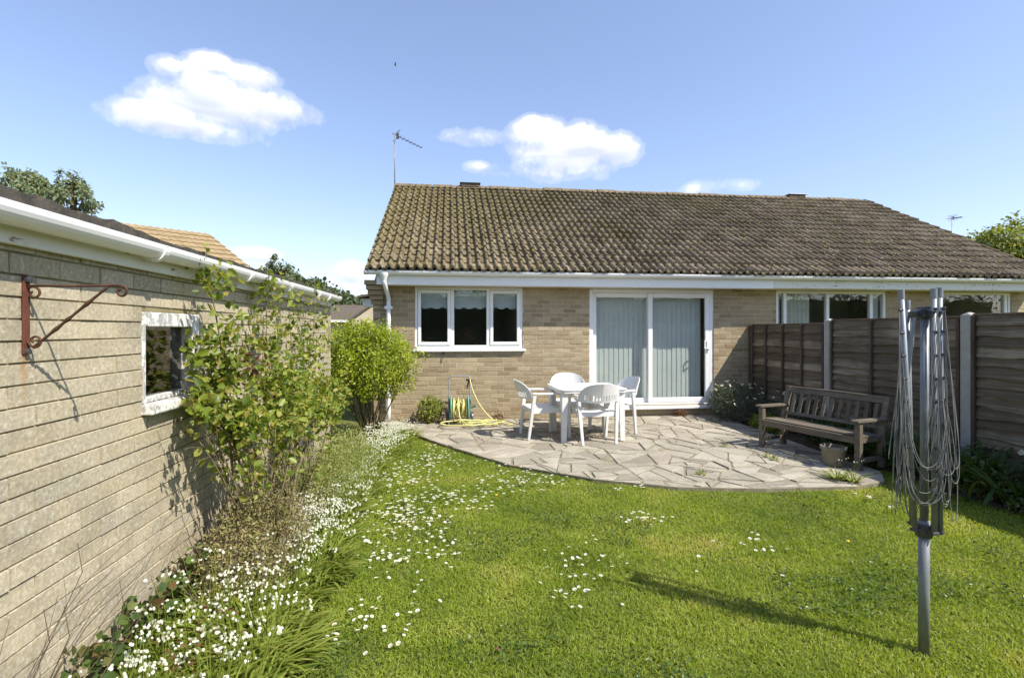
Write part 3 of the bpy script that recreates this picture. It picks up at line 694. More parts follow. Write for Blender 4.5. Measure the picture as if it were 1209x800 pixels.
# ------------------------------------------------------------------ fence
fen = thing('fence', 'dark weathered wooden panel fence with concrete posts along the right side', 'fence', (XF, 4.6, 0))
posts_y = [YW - .06, 6.61, 4.66, 2.71, .76]; ptop = [1.62, 1.675, 1.70, 1.72, 1.74]; frn = np.random.default_rng(12)
for i, y in enumerate(posts_y):
    p = MB()
    if i == 0: p.box(XF - .05, XF + .05, y - .045, y + .045, 0, ptop[0] - .02); tag(obj('post', p, M['batten'], fen, bevel=.005), 'timber post against the house wall')
    else:
        p.box(XF - .055, XF + .055, y - .055, y + .055, 0, ptop[i] - .03)
        z = ptop[i] - .03; p.add([(XF - .055, y - .055, z), (XF + .055, y - .055, z), (XF + .055, y + .055, z), (XF - .055, y + .055, z), (XF - .025, y, z + .03), (XF + .025, y, z + .03)], [(0, 1, 5, 4), (1, 2, 5), (2, 3, 4, 5), (3, 0, 4)])
        obj('post', p, M['concrete'], fen, bevel=.008)
for i in range(4):
    ya, yb = posts_y[i + 1] + .058, posts_y[i] - (.047 if i == 0 else .058); zt = ptop[i + 1] - .055 if i else 1.60; zb = (.02, .22, .25, .25)[i]
    nb = 14; pm = MB(); hgt = (zt - zb) / nb; L = yb - ya
    for k in range(nb):
        z0 = zb + k * hgt - .012; z1 = z0 + hgt + .03; ph, am = frn.random() * 6, .005 + .008 * frn.random(); fr = 3 + 5 * frn.random(); nn = 26; r = frn.random(); vs = []
        ph2 = frn.random() * 6
        for j in range(nn + 1):
            y = ya + L * j / nn; zl = z0 + am * math.sin(fr * y + ph) + .5 * am * math.sin(2.7 * fr * y + ph2) + frn.normal() * .0012; o = .004 * math.sin(2.2 * y + ph)
            vs += [(XF - .006 + o * .3, y, z1), (XF - .036 + o, y, zl + .012), (XF - .036 + o, y, zl), (XF - .012 + o, y, zl)]
        pm.add(vs, [(4 * j + a, 4 * j + 4 + a, 4 * j + 5 + a, 4 * j + 1 + a) for j in range(nn) for a in range(3)], r=r)
    pm.box(XF - .004, XF + .004, ya, yb, zb, zt, r=.2)
    po = obj('fence_panel', pm, M['fence'], fen)
    bm_ = MB(); nbt = (4, 2, 1, 2)[i]
    ys = [ya + .02, yb - .02] + ([ya + L * f for f in (.27, .52, .77)] if i == 0 else [ya + L * .62] if i == 1 else [])
    for y in ys: bm_.box(XF - .062, XF - .036, y - .017, y + .017, zb + .0, zt - .005, r=frn.random())
    bm_.box(XF - .035, XF + .03, ya, yb, zt, zt + .018, r=.9)
    obj('batten', bm_, M['batten'], po, bevel=.003)
    if i:
        gb = MB(); gb.box(XF - .028, XF + .028, ya, yb, -.02, zb - .002); tag(obj('gravel_board', gb, M['lime'], fen, bevel=.006), 'pale blotched concrete board under the panel')

# ------------------------------------------------------------------ white resin table and four chairs
TZ = .031
tab = thing('garden_table', 'square white plastic garden table standing between four chairs on the patio', 'table', (1.89, 6.99, TZ), R(2))
t = MB(); hw, hd_, hgt = .465, .42, .70
def rrect(w, h, r, n=5):
    o = []
    for cx, cy, a0 in ((w - r, h - r, 0), (-w + r, h - r, 90), (-w + r, -h + r, 180), (w - r, -h + r, 270)):
        for i in range(n + 1): a = R(a0 + 90 * i / n); o.append((cx + r * math.cos(a), cy + r * math.sin(a)))
    return o
t.prism(rrect(hw, hd_, .07), lambda a, b, d: (a, b, d), hgt - .014, hgt)
t.prism(rrect(hw - .012, hd_ - .012, .06), lambda a, b, d: (a, b, d), hgt - .05, hgt - .0142)
t.prism(rrect(.032, .032, .03), lambda a, b, d: (a, b, d), hgt + .0005, hgt + .004)
obj('table_top', t, M['plastic'], tab, bevel=.004, local=True)
lgm = None
for sx in (-1, 1):
    for sy in (-1, 1):
        l = MB(); x, y = sx * (hw - .075), sy * (hd_ - .085); w0_, w1_ = .042, .032
        def lf(a, b, d): k = w0_ + (w1_ - w0_) * (1 - d / (hgt - .05)); return (x + a * k + sx * .012 * (1 - d / hgt), y + b * k + sy * .012 * (1 - d / hgt), d)
        l.prism([(1, -1), (1, 1), (-1, 1), (-1, .2), (.2, .2), (.2, -1)] if sx * sy > 0 and sx > 0 else [(a * sx, b * sy) for a, b in [(1, -1), (1, 1), (-1, 1), (-1, .2), (.2, .2), (.2, -1)]], lf, 0, hgt - .051)
        obj('leg', l, M['plastic'], tab, bevel=.004, local=True)
ch0 = thing('garden_chair', 'white plastic garden chair nearest the lawn, seen from behind', 'chair', (0, 0, 0), 0, 'white plastic chairs round the garden table')
# chair faces +Y, origin on the ground under the seat
s = MB(); sw, sd = .235, .22
def seat(u, v):
    x = (u - .5) * 2; y = (v - .5) * 2; w = sw * (1 - .10 * (1 - v)) ; z = .425 - .022 * (1 - x * x) * (1 - .3 * y * y) - .012 * (1 - v) + (-.045 * max(0, v - .88) / .12)
    return (x * w, y * sd, z)
s.grid(seat, 12, 12); s.box(-sw * .98, sw * .98, -sd, -sd + .012, .36, .412); s.box(-sw, sw, sd - .012, sd, .335, .378)
for sx in (-1, 1): s.box(sx * sw - .012 * (sx > 0), sx * sw + .012 * (sx < 0), -sd * .98, sd * .98, .36, .420)
obj('seat', s, M['plastic'], ch0, smooth=False, solid=.008)
def arc(t):                       # plan of the tub back, t -1..1
    a = t * R(78); return (.275 * math.sin(a) * 1.02, -.20 - .085 * (math.cos(a) - math.cos(R(78))) / (1 - math.cos(R(78))) * 1.0)
bk = MB(); nb_ = 54
def back_pt(t, z):
    x, y = arc(t); lean = (z - .42) * .36 * (1 - .55 * abs(t)); return Vector((x * (1 + .05 * (z - .5)), y - lean, z))
topz = lambda t: .80 - .165 * abs(t) ** 2.6
botz = lambda t: .545 + .02 * abs(t)
for i in range(nb_):
    ta, tb = -1 + 2 * i / nb_, -1 + 2 * (i + 1) / nb_; slot = (i % 3 == 1) and abs((ta + tb) / 2) < .62
    lo = [(botz, 0, .10), (None, 0, 0)]
    def q(za, zb, zc, zd): bk.add([back_pt(ta, za), back_pt(tb, zb), back_pt(tb, zc), back_pt(ta, zd)], [(0, 1, 2, 3)])
    A, B, C_, D_ = botz(ta), botz(tb), topz(tb), topz(ta)
    if slot: q(A, B, B + .022, A + .022); q(A + .095, B + .095, C_, D_)
    else: q(A, B, C_, D_)
obj('backrest', bk, M['plastic'], ch0, smooth=False, solid=.010)
for sx in (-1, 1):
    a = MB(); x1_, y1_ = arc(1)
    path = [Vector((sx * x1_, y1_ - .02, .635)), Vector((sx * (x1_ + .005), y1_ + .06, .632)), Vector((sx * (x1_ + .005), y1_ + .2, .63)), Vector((sx * (x1_ - .0), y1_ + .33, .622)), Vector((sx * (x1_ - .006), y1_ + .385, .612)), Vector((sx * (x1_ - .008), y1_ + .40, .585))]
    wd = [.018, .026, .03, .03, .028, .024]; vs = []
    for p, w in zip(path, wd): vs += [p + Vector((-w, 0, .004)), p + Vector((0, 0, .010)), p + Vector((w, 0, .004)), p + Vector((w, 0, -.014)), p + Vector((-w, 0, -.014))]
    n = len(path); a.add(vs, [(5 * i + j, 5 * i + (j + 1) % 5, 5 * i + 5 + (j + 1) % 5, 5 * i + 5 + j) for i in range(n - 1) for j in range(5)] + [(4, 3, 2, 1, 0), tuple(5 * n - 5 + j for j in range(5))])
    obj('armrest', a, M['plastic'], ch0, bevel=.003)
    for k, (yb_, yt_, zt_) in enumerate(((-.265, -.195, .60), (.225, .185, .612))):
        l = MB(); xb = sx * (.255 if k else .225); xt = sx * .268
        def lf(a_, b_, d): k_ = d / zt_; w = .017 + .008 * k_; return (xb + (xt - xb) * k_ + a_ * w, yb_ + (yt_ - yb_) * k_ + b_ * w, d)
        l.prism([(-1, -1), (1, -1), (1, 1), (-1, 1)], lf, 0, zt_); obj('leg', l, M['plastic'], ch0, bevel=.005)
for i, (x, y, a, lab) in enumerate([(1.91, 6.70, 4, None), (1.30, 7.07, -84, 'white plastic garden chair at the left end of the table, turned sideways'), (2.34, 7.21, 100, 'white plastic garden chair at the right end of the table before the glass door'), (1.83, 7.66, 176, 'white plastic garden chair behind the table with its back to the brick wall')]):
    if i == 0: ch0.location = (x, y, TZ); ch0.rotation_euler.z = R(a)
    else: dup(ch0, (x, y, TZ), R(a), label=lab)

# ------------------------------------------------------------------ bench (faces -X in its own space before turning)
bn = thing('garden_bench', 'silvery brown slatted wooden garden bench with arms in front of the fence', 'bench', (4.30, 5.55, TZ), R(16.5))
bn.scale = (.93, .97, .84)
BL, BD = .62, .235                                                # half length along y, half depth along x
for sy in (-1, 1):
    y = sy * BL
    l = MB(); l.box(-BD, -BD + .06, y - .03, y + .03, 0, .60); obj('leg', l, M['bench'], bn, bevel=.004, local=True)
    l = MB(); l.beam((BD - .03, y, 0), (BD - .03, y, .42), .06, .06, (1, 0, 0)); l.beam((BD - .03, y, .41), (BD + .10, y, .90), .06, .055, (1, 0, 0)); obj('leg', l, M['bench'], bn, bevel=.004, local=True)
    a = MB(); a.prism([(-BD - .045, .605), (BD + .045, .60), (BD + .045, .63), (-BD - .02, .640), (-BD - .045, .630)], lambda u, v, d: (u, d, v), y - .045, y + .045); obj('armrest', a, M['bench'], bn, bevel=.006, local=True)
    s_ = MB(); s_.box(-BD + .061, BD - .06, y - .02, y + .02, .10, .15); obj('stretcher', s_, M['bench'], bn, bevel=.003, local=True); s_ = MB(); s_.box(-BD + .061, BD - .058, y - .022, y + .022, .345, .415); obj('side_rail', s_, M['bench'], bn, bevel=.003, local=True)
s_ = MB(); s_.box(-BD + .004, -BD + .034, -BL + .031, BL - .031, .335, .42)
for k in range(7): x = -BD + .045 + k * .063; s_.box(x, x + .05, -BL - .028, BL + .028, .418 - .004 * k, .438 - .004 * k, r=random.random())
obj('seat', s_, M['bench'], bn, bevel=.003, local=True)
b_ = MB(); bx = lambda z: BD - .03 + (z - .41) * .265
b_.beam((bx(.84), -BL + .03, .84), (bx(.84), BL - .03, .84), .028, .068, (.27, 0, 1)); b_.beam((bx(.52), -BL + .03, .50), (bx(.5), BL - .03, .50), .03, .05, (.27, 0, 1))
for k in range(11): y = -BL + .1 + k * (2 * BL - .2) / 10; b_.beam((bx(.52), y, .52), (bx(.80), y, .80), .014, .045, (0, 1, 0), r=random.random())
b_.tube([(bx(.885), -BL + .03, .882), (bx(.89), 0, .890), (bx(.885), BL - .03, .882)], .017, 8)
obj('backrest', b_, M['bench'], bn, bevel=.003, local=True)

# ------------------------------------------------------------------ rotary clothes dryer, folded
DX, DY = 2.226, 2.166
dr = thing('rotary_dryer', 'grey steel rotary clothes dryer folded up with looped lines, standing in the lawn', 'clothes dryer', (DX, DY, 0))
m = MB(); m.tube([(DX, DY, -.05), (DX + .002, DY, .62)], .0225, 16); m.tube([(DX + .002, DY, .60), (DX + .006, DY, 1.60)], .0175, 14); obj('pole', m, M['steel'], dr, smooth=True)
m = MB(); m.lathe([(.023, -.03), (.034, -.03), (.036, .0), (.034, .03), (.023, .03)], (DX, DY, .575), 16)
cam_r = Vector((_cs, -_sn, 0)); cam_f = Vector((_sn, _cs, 0)); C0 = Vector((DX, DY, 0))
dirs = [(-.85, -.3), (-.02, -1), (.55, -.8), (-.1, .95)]       # arm directions: to the right / away as first seen
ad = [(cam_r * a + cam_f * b).normalized() for a, b in dirs]
lens_top = [(.125, 1.70), (.03, 1.705), (.03, 1.71), (.06, 1.66)]
for d in ad: m.beam(C0 + d * .02 + Vector((0, 0, .575)), C0 + d * .075 + Vector((0, 0, .585)), .03, .014)
obj('collar', m, M['bolt'], dr, bevel=.002)
m = MB(); m.lathe([(.0, .03), (.03, .028), (.032, -.02), (.018, -.03)], C0 + Vector((.004, 0, 1.60)), 14)
for d in ad: m.beam(C0 + d * .02 + Vector((0, 0, 1.605)), C0 + d * .07 + Vector((0, 0, 1.59)), .028, .03)
obj('hub', m, M['bolt'], dr, bevel=.003)
arm_at = []
for d, (o, zt) in zip(ad, lens_top):
    a0, a1 = C0 + d * .062 + Vector((0, 0, .585)), C0 + d * (o + .03) + Vector((0, 0, zt)); arm_at.append((a0, a1, d))
    m = MB(); m.tube([a0, a0.lerp(a1, .5), a1], .0118, 10); ao = obj('arm', m, M['steel'], dr, smooth=True)
    cpm = MB(); cpm.tube([a1 - (a1 - a0).normalized() * .04, a1 + (a1 - a0).normalized() * .004], .0130, 12); obj('end_cap', cpm, M['steel'], ao)
    for k in range(9): lm = MB(); p = a0.lerp(a1, .16 + .095 * k) + d * .011; lm.lathe([(.0, .012), (.006, .011), (.007, 0), (.011, -.004)], p, 8, d); obj('line_eyelet', lm, M['bolt'], ao)
    m = MB(); m.beam(C0 + d * .06 + Vector((0, 0, 1.595)), a0.lerp(a1, .55) + d * .012, .014, .006); obj('strut', m, M['steel'], dr)
lrn = np.random.default_rng(4)
order = [0, 2, 1, 3]
for i in range(4):
    A, B = arm_at[order[i]], arm_at[order[(i + 1) % 4]]; mid = (A[2] + B[2]); mid = mid.normalized() if mid.length > .2 else A[2].cross(Vector((0, 0, 1)))
    for k in range(2, 9):
        t = .16 + .095 * k; pa = A[0].lerp(A[1], t) + A[2] * .018; pb_ = B[0].lerp(B[1], t) + B[2] * .018
        L = .30 + .62 * t + lrn.normal() * .05; low = min(.63 + lrn.random() ** 1.5 * .28, pa.z - .10); bul = (.022 + .026 * t) * (1 + .35 * lrn.normal()); wdt = (.018 + .016 * t) * (1 + .4 * lrn.normal())
        sw_ = lrn.normal() * .010; pts = []; n = 28; side = A[2] - B[2]; side = side.normalized() if side.length > .01 else A[2]
        for j in range(n + 1):
            u = j / n; c_ = 2 * u - 1; drop = 1 - abs(c_) ** 3.2; s0 = 1 - c_ * c_          # two hanging runs and a round bottom
            p = pa.lerp(pb_, .5 + .5 * (abs(c_) ** 1.6) * (1 if c_ > 0 else -1)); z = p.z + (low - p.z) * drop
            q = p + mid * bul * (1 - abs(c_) ** 4) + side * (-wdt * c_ * (1 - abs(c_) ** 3) * 1.6) + cam_r * sw_ * s0
            pts.append(Vector((q.x, q.y, z)))
        m = MB(); m.tube(pts, .0018, 5, cap=False); obj('clothes_line', m, M['line'], dr, smooth=True)

# ------------------------------------------------------------------ hose reel and hose
hr = thing('hose_reel', 'green hose reel trolley with grey tube handle leaning near the brick wall', 'hose reel', (.02, 8.22, TZ))
rx, ry = .0 + .02, 8.18; hw_ = .17
c_ = on_y(540, 490, 8.18); rx = c_.x + .035
m = MB(); m.tube([(rx - hw_, ry - .05, TZ), (rx - hw_, ry + .02, .35), (rx - hw_, ry + .10, .72)] + [(rx - hw_ + .05 * (1 - math.cos(a)), ry + .10 + .01 * math.sin(a), .72 + .05 * math.sin(a)) for a in (R(30), R(60), R(90))] + [(rx + hw_ - .05 * (1 - math.cos(a)), ry + .10 + .01 * math.sin(a), .72 + .05 * math.sin(a)) for a in (R(90), R(60), R(30))] + [(rx + hw_, ry + .10, .72), (rx + hw_, ry + .02, .35), (rx + hw_, ry - .05, TZ)], .011, 8)
m.tube([(rx - hw_, ry - .02, .12), (rx + hw_, ry - .02, .12)], .009, 8); m.tube([(rx - hw_, ry - .16, TZ + .01), (rx - hw_, ry, .16)], .009, 6); m.tube([(rx + hw_, ry - .16, TZ + .01), (rx + hw_, ry, .16)], .009, 6); obj('frame', m, M['steel'], hr, smooth=True)
for sx in (-1, 1):
    m = MB(); m.lathe([(.03, -.006), (.185, -.010), (.19, 0), (.185, .010), (.03, .006)], (rx + sx * .135, ry, .28), 28, (1, 0, 0))
    for k in range(6): a = k * math.pi / 3; m.beam((rx + sx * .146, ry, .28), (rx + sx * .146, ry + .17 * math.cos(a), .28 + .17 * math.sin(a)), .006, .02, (1, 0, 0))
    obj('reel_disc', m, M['reel'], hr)
m = MB(); m.tube([(rx + .15, ry, .28), (rx + .21, ry, .28), (rx + .21, ry - .01, .30), (rx + .27, ry - .01, .30)], .012, 8); obj('crank_handle', m, M['reel'], hr, smooth=True)
m = MB(); m.lathe([(.0, -.02), (.085, -.02), (.09, 0), (.085, .02), (0, .02)], (rx - hw_ - .025, ry + .02, TZ + .09), 20, (1, 0, 0)); obj('wheel', m, M['bolt'], hr)
m = MB(); m.lathe([(.0, -.02), (.085, -.02), (.09, 0), (.085, .02), (0, .02)], (rx + hw_ + .025, ry + .02, TZ + .09), 20, (1, 0, 0)); obj('wheel', m, M['bolt'], hr)
hs = thing('garden_hose', 'pale yellow garden hose wound on the reel and spilling in loops over the paving', 'hose', (rx, ry, .16))
m = MB(); hrn = np.random.default_rng(9); pts = []
for i in range(260):
    a = i * .36; lay = i / 260; r = .095 + .055 * lay + .006 * math.sin(a * .31); w = .115 * math.sin(a * .115); pts.append((rx + w, ry + r * math.cos(a), .28 + r * math.sin(a)))
m.tube(pts, .0095, 6); obj('coil', m, M['hose'], hs, smooth=True)
m = MB(); pts = [(rx - .02, ry - .16, .30), (rx + .0, ry - .21, .16), (rx + .06, ry - .27, .075)]
cxh, cyh = rx + .22, ry - .27
for i in range(150):
    a = i * .19 - 2.4; r = .21 + .11 * math.sin(i * .083) + .05 * math.sin(i * .31) + .02 * hrn.normal(); pts.append((cxh + .16 * math.sin(i * .047) + r * 1.25 * math.cos(a), cyh + .03 * math.cos(i * .037) + r * .62 * math.sin(a), TZ + .022 + .018 * (math.sin(i * .11) + 1) + .0003 * i))
m.tube(pts, .0095, 6); obj('coil', m, M['hose'], hs, smooth=True)
m = MB(); A = Vector((rx + .17, ry - .0, .70)); B = Vector((rx + .62, ry - .16, TZ + .03)); pts = [A + Vector((.0, .03, .03)), A]
for i in range(1, 16): u = i / 15; pts.append(Vector((A.x + (B.x - A.x) * (u ** 1.35), A.y + (B.y - A.y) * u, A.z + (B.z - A.z) * (1 - (1 - u) ** 1.5))))
m.tube(pts + [(B.x + .12, B.y - .04, TZ + .016), (B.x + .2, B.y - .10, TZ + .016), (B.x + .1, B.y - .16, TZ + .016)], .0095, 6)
obj('free_end', m, M['hose'], hs, smooth=True)
m = MB(); m.beam((rx + .11, ry + .09, .715), (rx + .20, ry + .04, .70), .03, .035); m.tube([(rx + .15, ry + .07, .70), (rx + .12, ry + .09, .58)], .014, 8); obj('spray_gun', m, M['bolt'], hs, bevel=.004)

# small fitting on the wall under the kitchen window
c = on_y(523, 418, YW); wh = thing('wall_hook', 'small dark hook and wire fixed on the brick wall under the kitchen window', 'hook', (c.x, YW, c.z - .14))
m = MB(); m.box(c.x - .012, c.x + .02, YW - .02, YW - .003, c.z - .01, c.z + .05); obj('mount', m, M['bolt'], wh, bevel=.003)
m = MB(); m.tube([(c.x, YW - .02, c.z), (c.x - .005, YW - .03, c.z - .05), (c.x - .02, YW - .014, c.z - .1), (c.x - .024, YW - .012, c.z - .14)], .005, 6); obj('wire', m, M['bolt'], wh, smooth=True)
# pot under the bench end
pc = on_ground(984, 549, .03); pt = MB()
pot = thing('plant_pot', 'weathered round stone plant pot beside the near leg of the bench', 'plant pot', (pc.x, pc.y, TZ))
pt.lathe([(.0, 0), (.085, 0), (.10, .02), (.12, .17), (.132, .18), (.132, .215), (.112, .215), (.108, .17), (0, .16)], (pc.x, pc.y, TZ), 24); obj('body', pt, M['pot'], pot, smooth=True)
pt = MB(); pt.lathe([(0, .175), (.08, .18), (.109, .168)], (pc.x, pc.y, TZ), 18); obj('soil', pt, M['soil'], pot)
# ------------------------------------------------------------------ plants: materials
M['grass'] = leaf_mat('lawn grass', [(.14, .215, .022), (.24, .325, .032), (.34, .405, .055), (.53, .485, .155)], .5, .5, big=.9)
M['rose'] = leaf_mat('rose leaf', [(.09, .145, .024), (.17, .24, .036), (.25, .315, .048), (.34, .375, .075), (.36, .30, .10)], .48, .38)
M['euon'] = leaf_mat('bright evergreen leaf', [(.13, .19, .010), (.23, .30, .016), (.32, .38, .022), (.42, .46, .05)], .42, .35)
M['leek'] = leaf_mat('fresh strap leaf', [(.14, .20, .028), (.20, .27, .04), (.28, .33, .06), (.36, .36, .10)], .45, .38)
M['petal'] = leaf_mat('white petal', [(.74, .76, .72), (.84, .84, .82)], .3, .6)
M['yolk'] = plain('yellow flower centre', (.55, .38, .02), .7, .1, 30)
M['heath'] = leaf_mat('dry olive foliage', [(.15, .15, .05), (.24, .225, .08), (.31, .29, .105), (.28, .20, .10)], .25, .6)
M['twig'] = leaf_mat('dry twig', [(.12, .09, .06), (.19, .145, .10), (.25, .19, .14)], .0, .8)
M['ivy'] = leaf_mat('ivy leaf', [(.04, .075, .018), (.07, .115, .025), (.11, .155, .035), (.16, .10, .045)], .25, .35)
M['shade_green'] = leaf_mat('dark border leaf', [(.035, .07, .014), (.06, .11, .02), (.10, .15, .035)], .3, .4)
M['greyleaf'] = leaf_mat('grey green leaf', [(.06, .085, .05), (.10, .125, .075), (.15, .17, .12)], .25, .6)
M['far_green'] = leaf_mat('distant conifer leaf', [(.15, .21, .14), (.22, .27, .165), (.28, .29, .15)], .35, .6)
M['spring'] = leaf_mat('spring tree leaf', [(.14, .18, .04), (.22, .26, .055), (.30, .30, .085)], .4, .5)
M['wood_green'] = leaf_mat('far woodland leaf', [(.08, .11, .055), (.11, .14, .065), (.15, .175, .085)], .2, .7)
M['redweed'] = leaf_mat('reddish weed leaf', [(.14, .055, .03), (.20, .09, .045), (.11, .09, .03)], .3, .5)

# ------------------------------------------------------------------ the lawn
def inside(poly, x, y, grow=0.0):
    r = np.ones(len(x), bool)
    for k in range(len(poly)):
        p, q = poly[k], poly[(k + 1) % len(poly)]; a, b = q[1] - p[1], -(q[0] - p[0]); L = math.hypot(a, b)
        r &= (a * (x - p[0]) + b * (y - p[1])) / L < grow
    return r
def lawn_pts(n, y0=1.2):
    x = rng.uniform(-.80, 4.75, n); y = y0 + (8.5 - y0) * rng.random(n)
    d = np.hypot(x, y); keep = rng.random(n) < np.clip((3.0 / d) ** 1.25, .12, 1)
    keep &= ~inside(pat_poly, x, y, .01 + .02 * rng.random(n)); keep &= (x > -.78 + .07 * np.sin(y * 5) + .03 * rng.normal(size=n)) & (x < 4.66 + .05 * np.sin(y * 4)); keep &= y < 8.4
    keep &= ~((x > 4.3) & (y > 5.0)); keep &= (np.hypot(x - DX, y - DY) > .03)
    return x[keep], y[keep]
def vnoise(x, y, s, seed=0):
    r = np.random.default_rng(seed); o = np.zeros_like(x)
    for k in range(5):
        a = r.random() * 6.28; f = s * (1 + .9 * k * .5); o += np.sin((x * math.cos(a) + y * math.sin(a)) * f + r.random() * 6.28 + 1.3 * np.sin((x * math.sin(a) - y * math.cos(a)) * f * .7))
    return o / 5
x, y = lawn_pts(620000)
n = len(x); tuft = vnoise(x, y, 5, 3); fine = vnoise(x, y, 19, 4)
ln = (.021 + .009 * tuft + .008 * fine + .008 * rng.random(n)).clip(.010, .06); d = rng.normal(size=(n, 3)) * .62; d[:, 2] = .40 + .35 * rng.random(n); d[:, 0] += .25 * fine
wdt = .0026 + .0016 * rng.random(n) + .00045 * np.hypot(x, y)
pos = np.stack([x, y, np.full(n, -.004)], 1); rv = (.40 + .34 * vnoise(x, y, 3.1, 8) + .34 * vnoise(x, y, 10, 9) + .25 * rng.normal(size=n)).clip(0, 1)
lg = leafobj('lawn_grass', [(BLADE_V, BLADE_F, basis(d, rng.normal(size=(n, 3)) * .6 + np.array([.3, -.2, 1.0])), pos, np.stack([wdt, ln, ln], 1), rv, 0)], M['grass']); tag(lg, 'short uneven green lawn grass between the border and the patio', 'grass', kind='stuff')
# clover and plantain leaves in the turf, in colonies
x, y = lawn_pts(60000); k = (vnoise(x, y, 2.6, 31) > .28); x, y = x[k][:9000], y[k][:9000]; n = len(x)
pos = np.stack([x, y, .012 + .016 * rng.random(n)], 1); d = rng.normal(size=(n, 3)); d[:, 2] = .25; s = .010 + .012 * rng.random(n)
cl = leafobj('clover', [(LEAF_V, LEAF_F, basis(d, np.array([0, 0, 1]) + .5 * rng.normal(size=(n, 3))), pos, np.stack([s * 1.1, s, s], 1), rng.random(n) * .7, 0)], M['ivy']); tag(cl, 'clover and small weeds spread through the lawn', 'clover', kind='stuff')

# daisies
def daisy_mesh(name, petals=11):
    b = MB(); h = .045
    b.tube([(0, 0, -.004), (.001, .001, h * .5), (0, 0, h)], .0008, 4, mi=2)
    for i in range(petals):
        a = 2 * math.pi * i / petals; ca, sa = math.cos(a), math.sin(a); w = .0036
        b.add([(.003 * ca - w * .5 * sa * -1, .003 * sa - w * .5 * ca, h), (.0125 * ca + w * sa, .0125 * sa - w * ca, h + .003), (.0145 * ca, .0145 * sa, h + .003), (.0125 * ca - w * sa, .0125 * sa + w * ca, h + .003)], [(0, 1, 2, 3)], mi=0)
    b.lathe([(0, .0035), (.0028, .0028), (.0040, 0)], (0, 0, h + .0005), 8, mi=1)
    me = bpy.data.meshes.new(name); me.from_pydata([tuple(v) for v in b.v], [], b.f); me.polygons.foreach_set('material_index', b.mi)
    a = me.attributes.new('rnd', 'FLOAT', 'POINT'); a.data.foreach_set('value', [.5] * len(b.v))
    for m in (M['petal'], M['yolk'], M['leek']): me.materials.append(m)
    return me, b
dmesh, dmb = daisy_mesh('daisy')
patches = [  # photo place, spread in pixels, count, how the patch is told apart
    ((440, 755), (34, 22), 27, 'in the loose cluster at the front left of the lawn'), ((372, 765), (10, 8), 5, 'beside the white bell flowers at the front of the border'),
    ((688, 672), (48, 18), 40, 'in the scattered group in the middle of the lawn'), ((750, 622), (26, 9), 30, 'in the small bunch just left of the dryer shadow tip'),
    ((885, 650), (46, 14), 19, 'in the thin line of flowers right of the lawn middle'), ((520, 637), (26, 16), 43, 'in the tight clump inside the left half of the lawn'),
    ((478, 612), (48, 12), 130, 'in the long drift beside the flower border'), ((455, 640), (32, 22), 60, 'between the border edge and the clump on the lawn'),
    ((545, 592), (36, 10), 80, 'in the band across the left of the lawn'), ((460, 570), (40, 14), 150, 'in the thick drift near the border by the shrub'),
    ((600, 566), (38, 9), 84, 'in the strip along the curved patio edge'), ((520, 545), (36, 10), 81, 'at the far left corner of the lawn by the patio'),
    ((735, 581), (14, 3), 8, 'in the few just below the patio edge'), ((1025, 598), (14, 5), 8, 'in the few left of the dryer lines'), ((470, 690), (60, 30), 16, 'growing singly between border and lawn clusters'), ((700, 740), (200, 40), 8, 'growing singly on the open front lawn')]
dl = []; drn = np.random.default_rng(17)
for (cx, cy), (sx, sy), cnt, lab in patches:
    sub = [(cx + drn.normal() * sx * .7, cy + drn.normal() * sy * .7) for _ in range(max(2, cnt // 7))]
    for k in range(cnt):
        q = sub[drn.integers(len(sub))]; px, py = q[0] + drn.normal() * sx * .45, q[1] + drn.normal() * sy * .45
        p = on_ground(px, py)
        if not inside(pat_poly, np.array([p.x]), np.array([p.y]), .03)[0] and p.x > -.80 and p.x < 4.5: dl.append((math.hypot(p.x, p.y), p, lab))
dl.sort(key=lambda t: t[0])
for k, (dist, p, lab) in enumerate(dl[:300]):
    o = bpy.data.objects.new('daisy', dmesh); COL.objects.link(o); o.location = (p.x, p.y, -.006 + .008 * drn.random()); o.scale = (.62 + .30 * drn.random(),) * 3
    o.rotation_euler = (drn.normal() * .25, drn.normal() * .25, drn.random() * 6.28); tag(o, 'small white daisy ' + lab, 'daisy', 'daisies ' + lab)
b = MB()
for dist, p, lab in dl[300:]:
    s = .78 + .3 * drn.random(); a = drn.random() * 6.28; Mx = Matrix.Translation((p.x, p.y, 0)) @ Matrix.Rotation(a, 4, 'Z') @ Matrix.Scale(s, 4); o = len(b.v)
    b.v += [tuple(Mx @ Vector(v)) for v in dmb.v]; b.f += [tuple(o + i for i in f) for f in dmb.f]; b.mi += dmb.mi; b.r += dmb.r
if b.v: tag(obj('daisy_drift', b, [M['petal'], M['yolk'], M['leek']]), 'far drift of tiny white daisies in the grass near the patio', 'daisies', kind='stuff')
for (px, py), nm, lab, ct, mt in (((586, 589), 'dandelion', 'single yellow dandelion in the lawn beyond the daisies', 'flower', M['yolk']), ((1001, 645), 'dandelion', 'single yellow dandelion in the lawn left of the dryer pole', 'flower', M['yolk']), ((587, 774), 'fallen_leaf', 'small orange red fallen leaf on the front lawn', 'leaf', M['redrust'])):
    p = on_ground(px, py); b = MB()
    if nm == 'dandelion': b.lathe([(0, .012), (.008, .010), (.014, .004), (.010, 0), (0, -.002)], (p.x, p.y, .036), 10); b.tube([(p.x, p.y, -.004), (p.x, p.y, .036)], .0015, 5)
    else: b.add([(p.x - .012, p.y, .034), (p.x, p.y - .009, .036), (p.x + .014, p.y, .030), (p.x, p.y + .010, .038)], [(0, 1, 2, 3)])
    tag(obj(nm, b, mt), lab, ct)

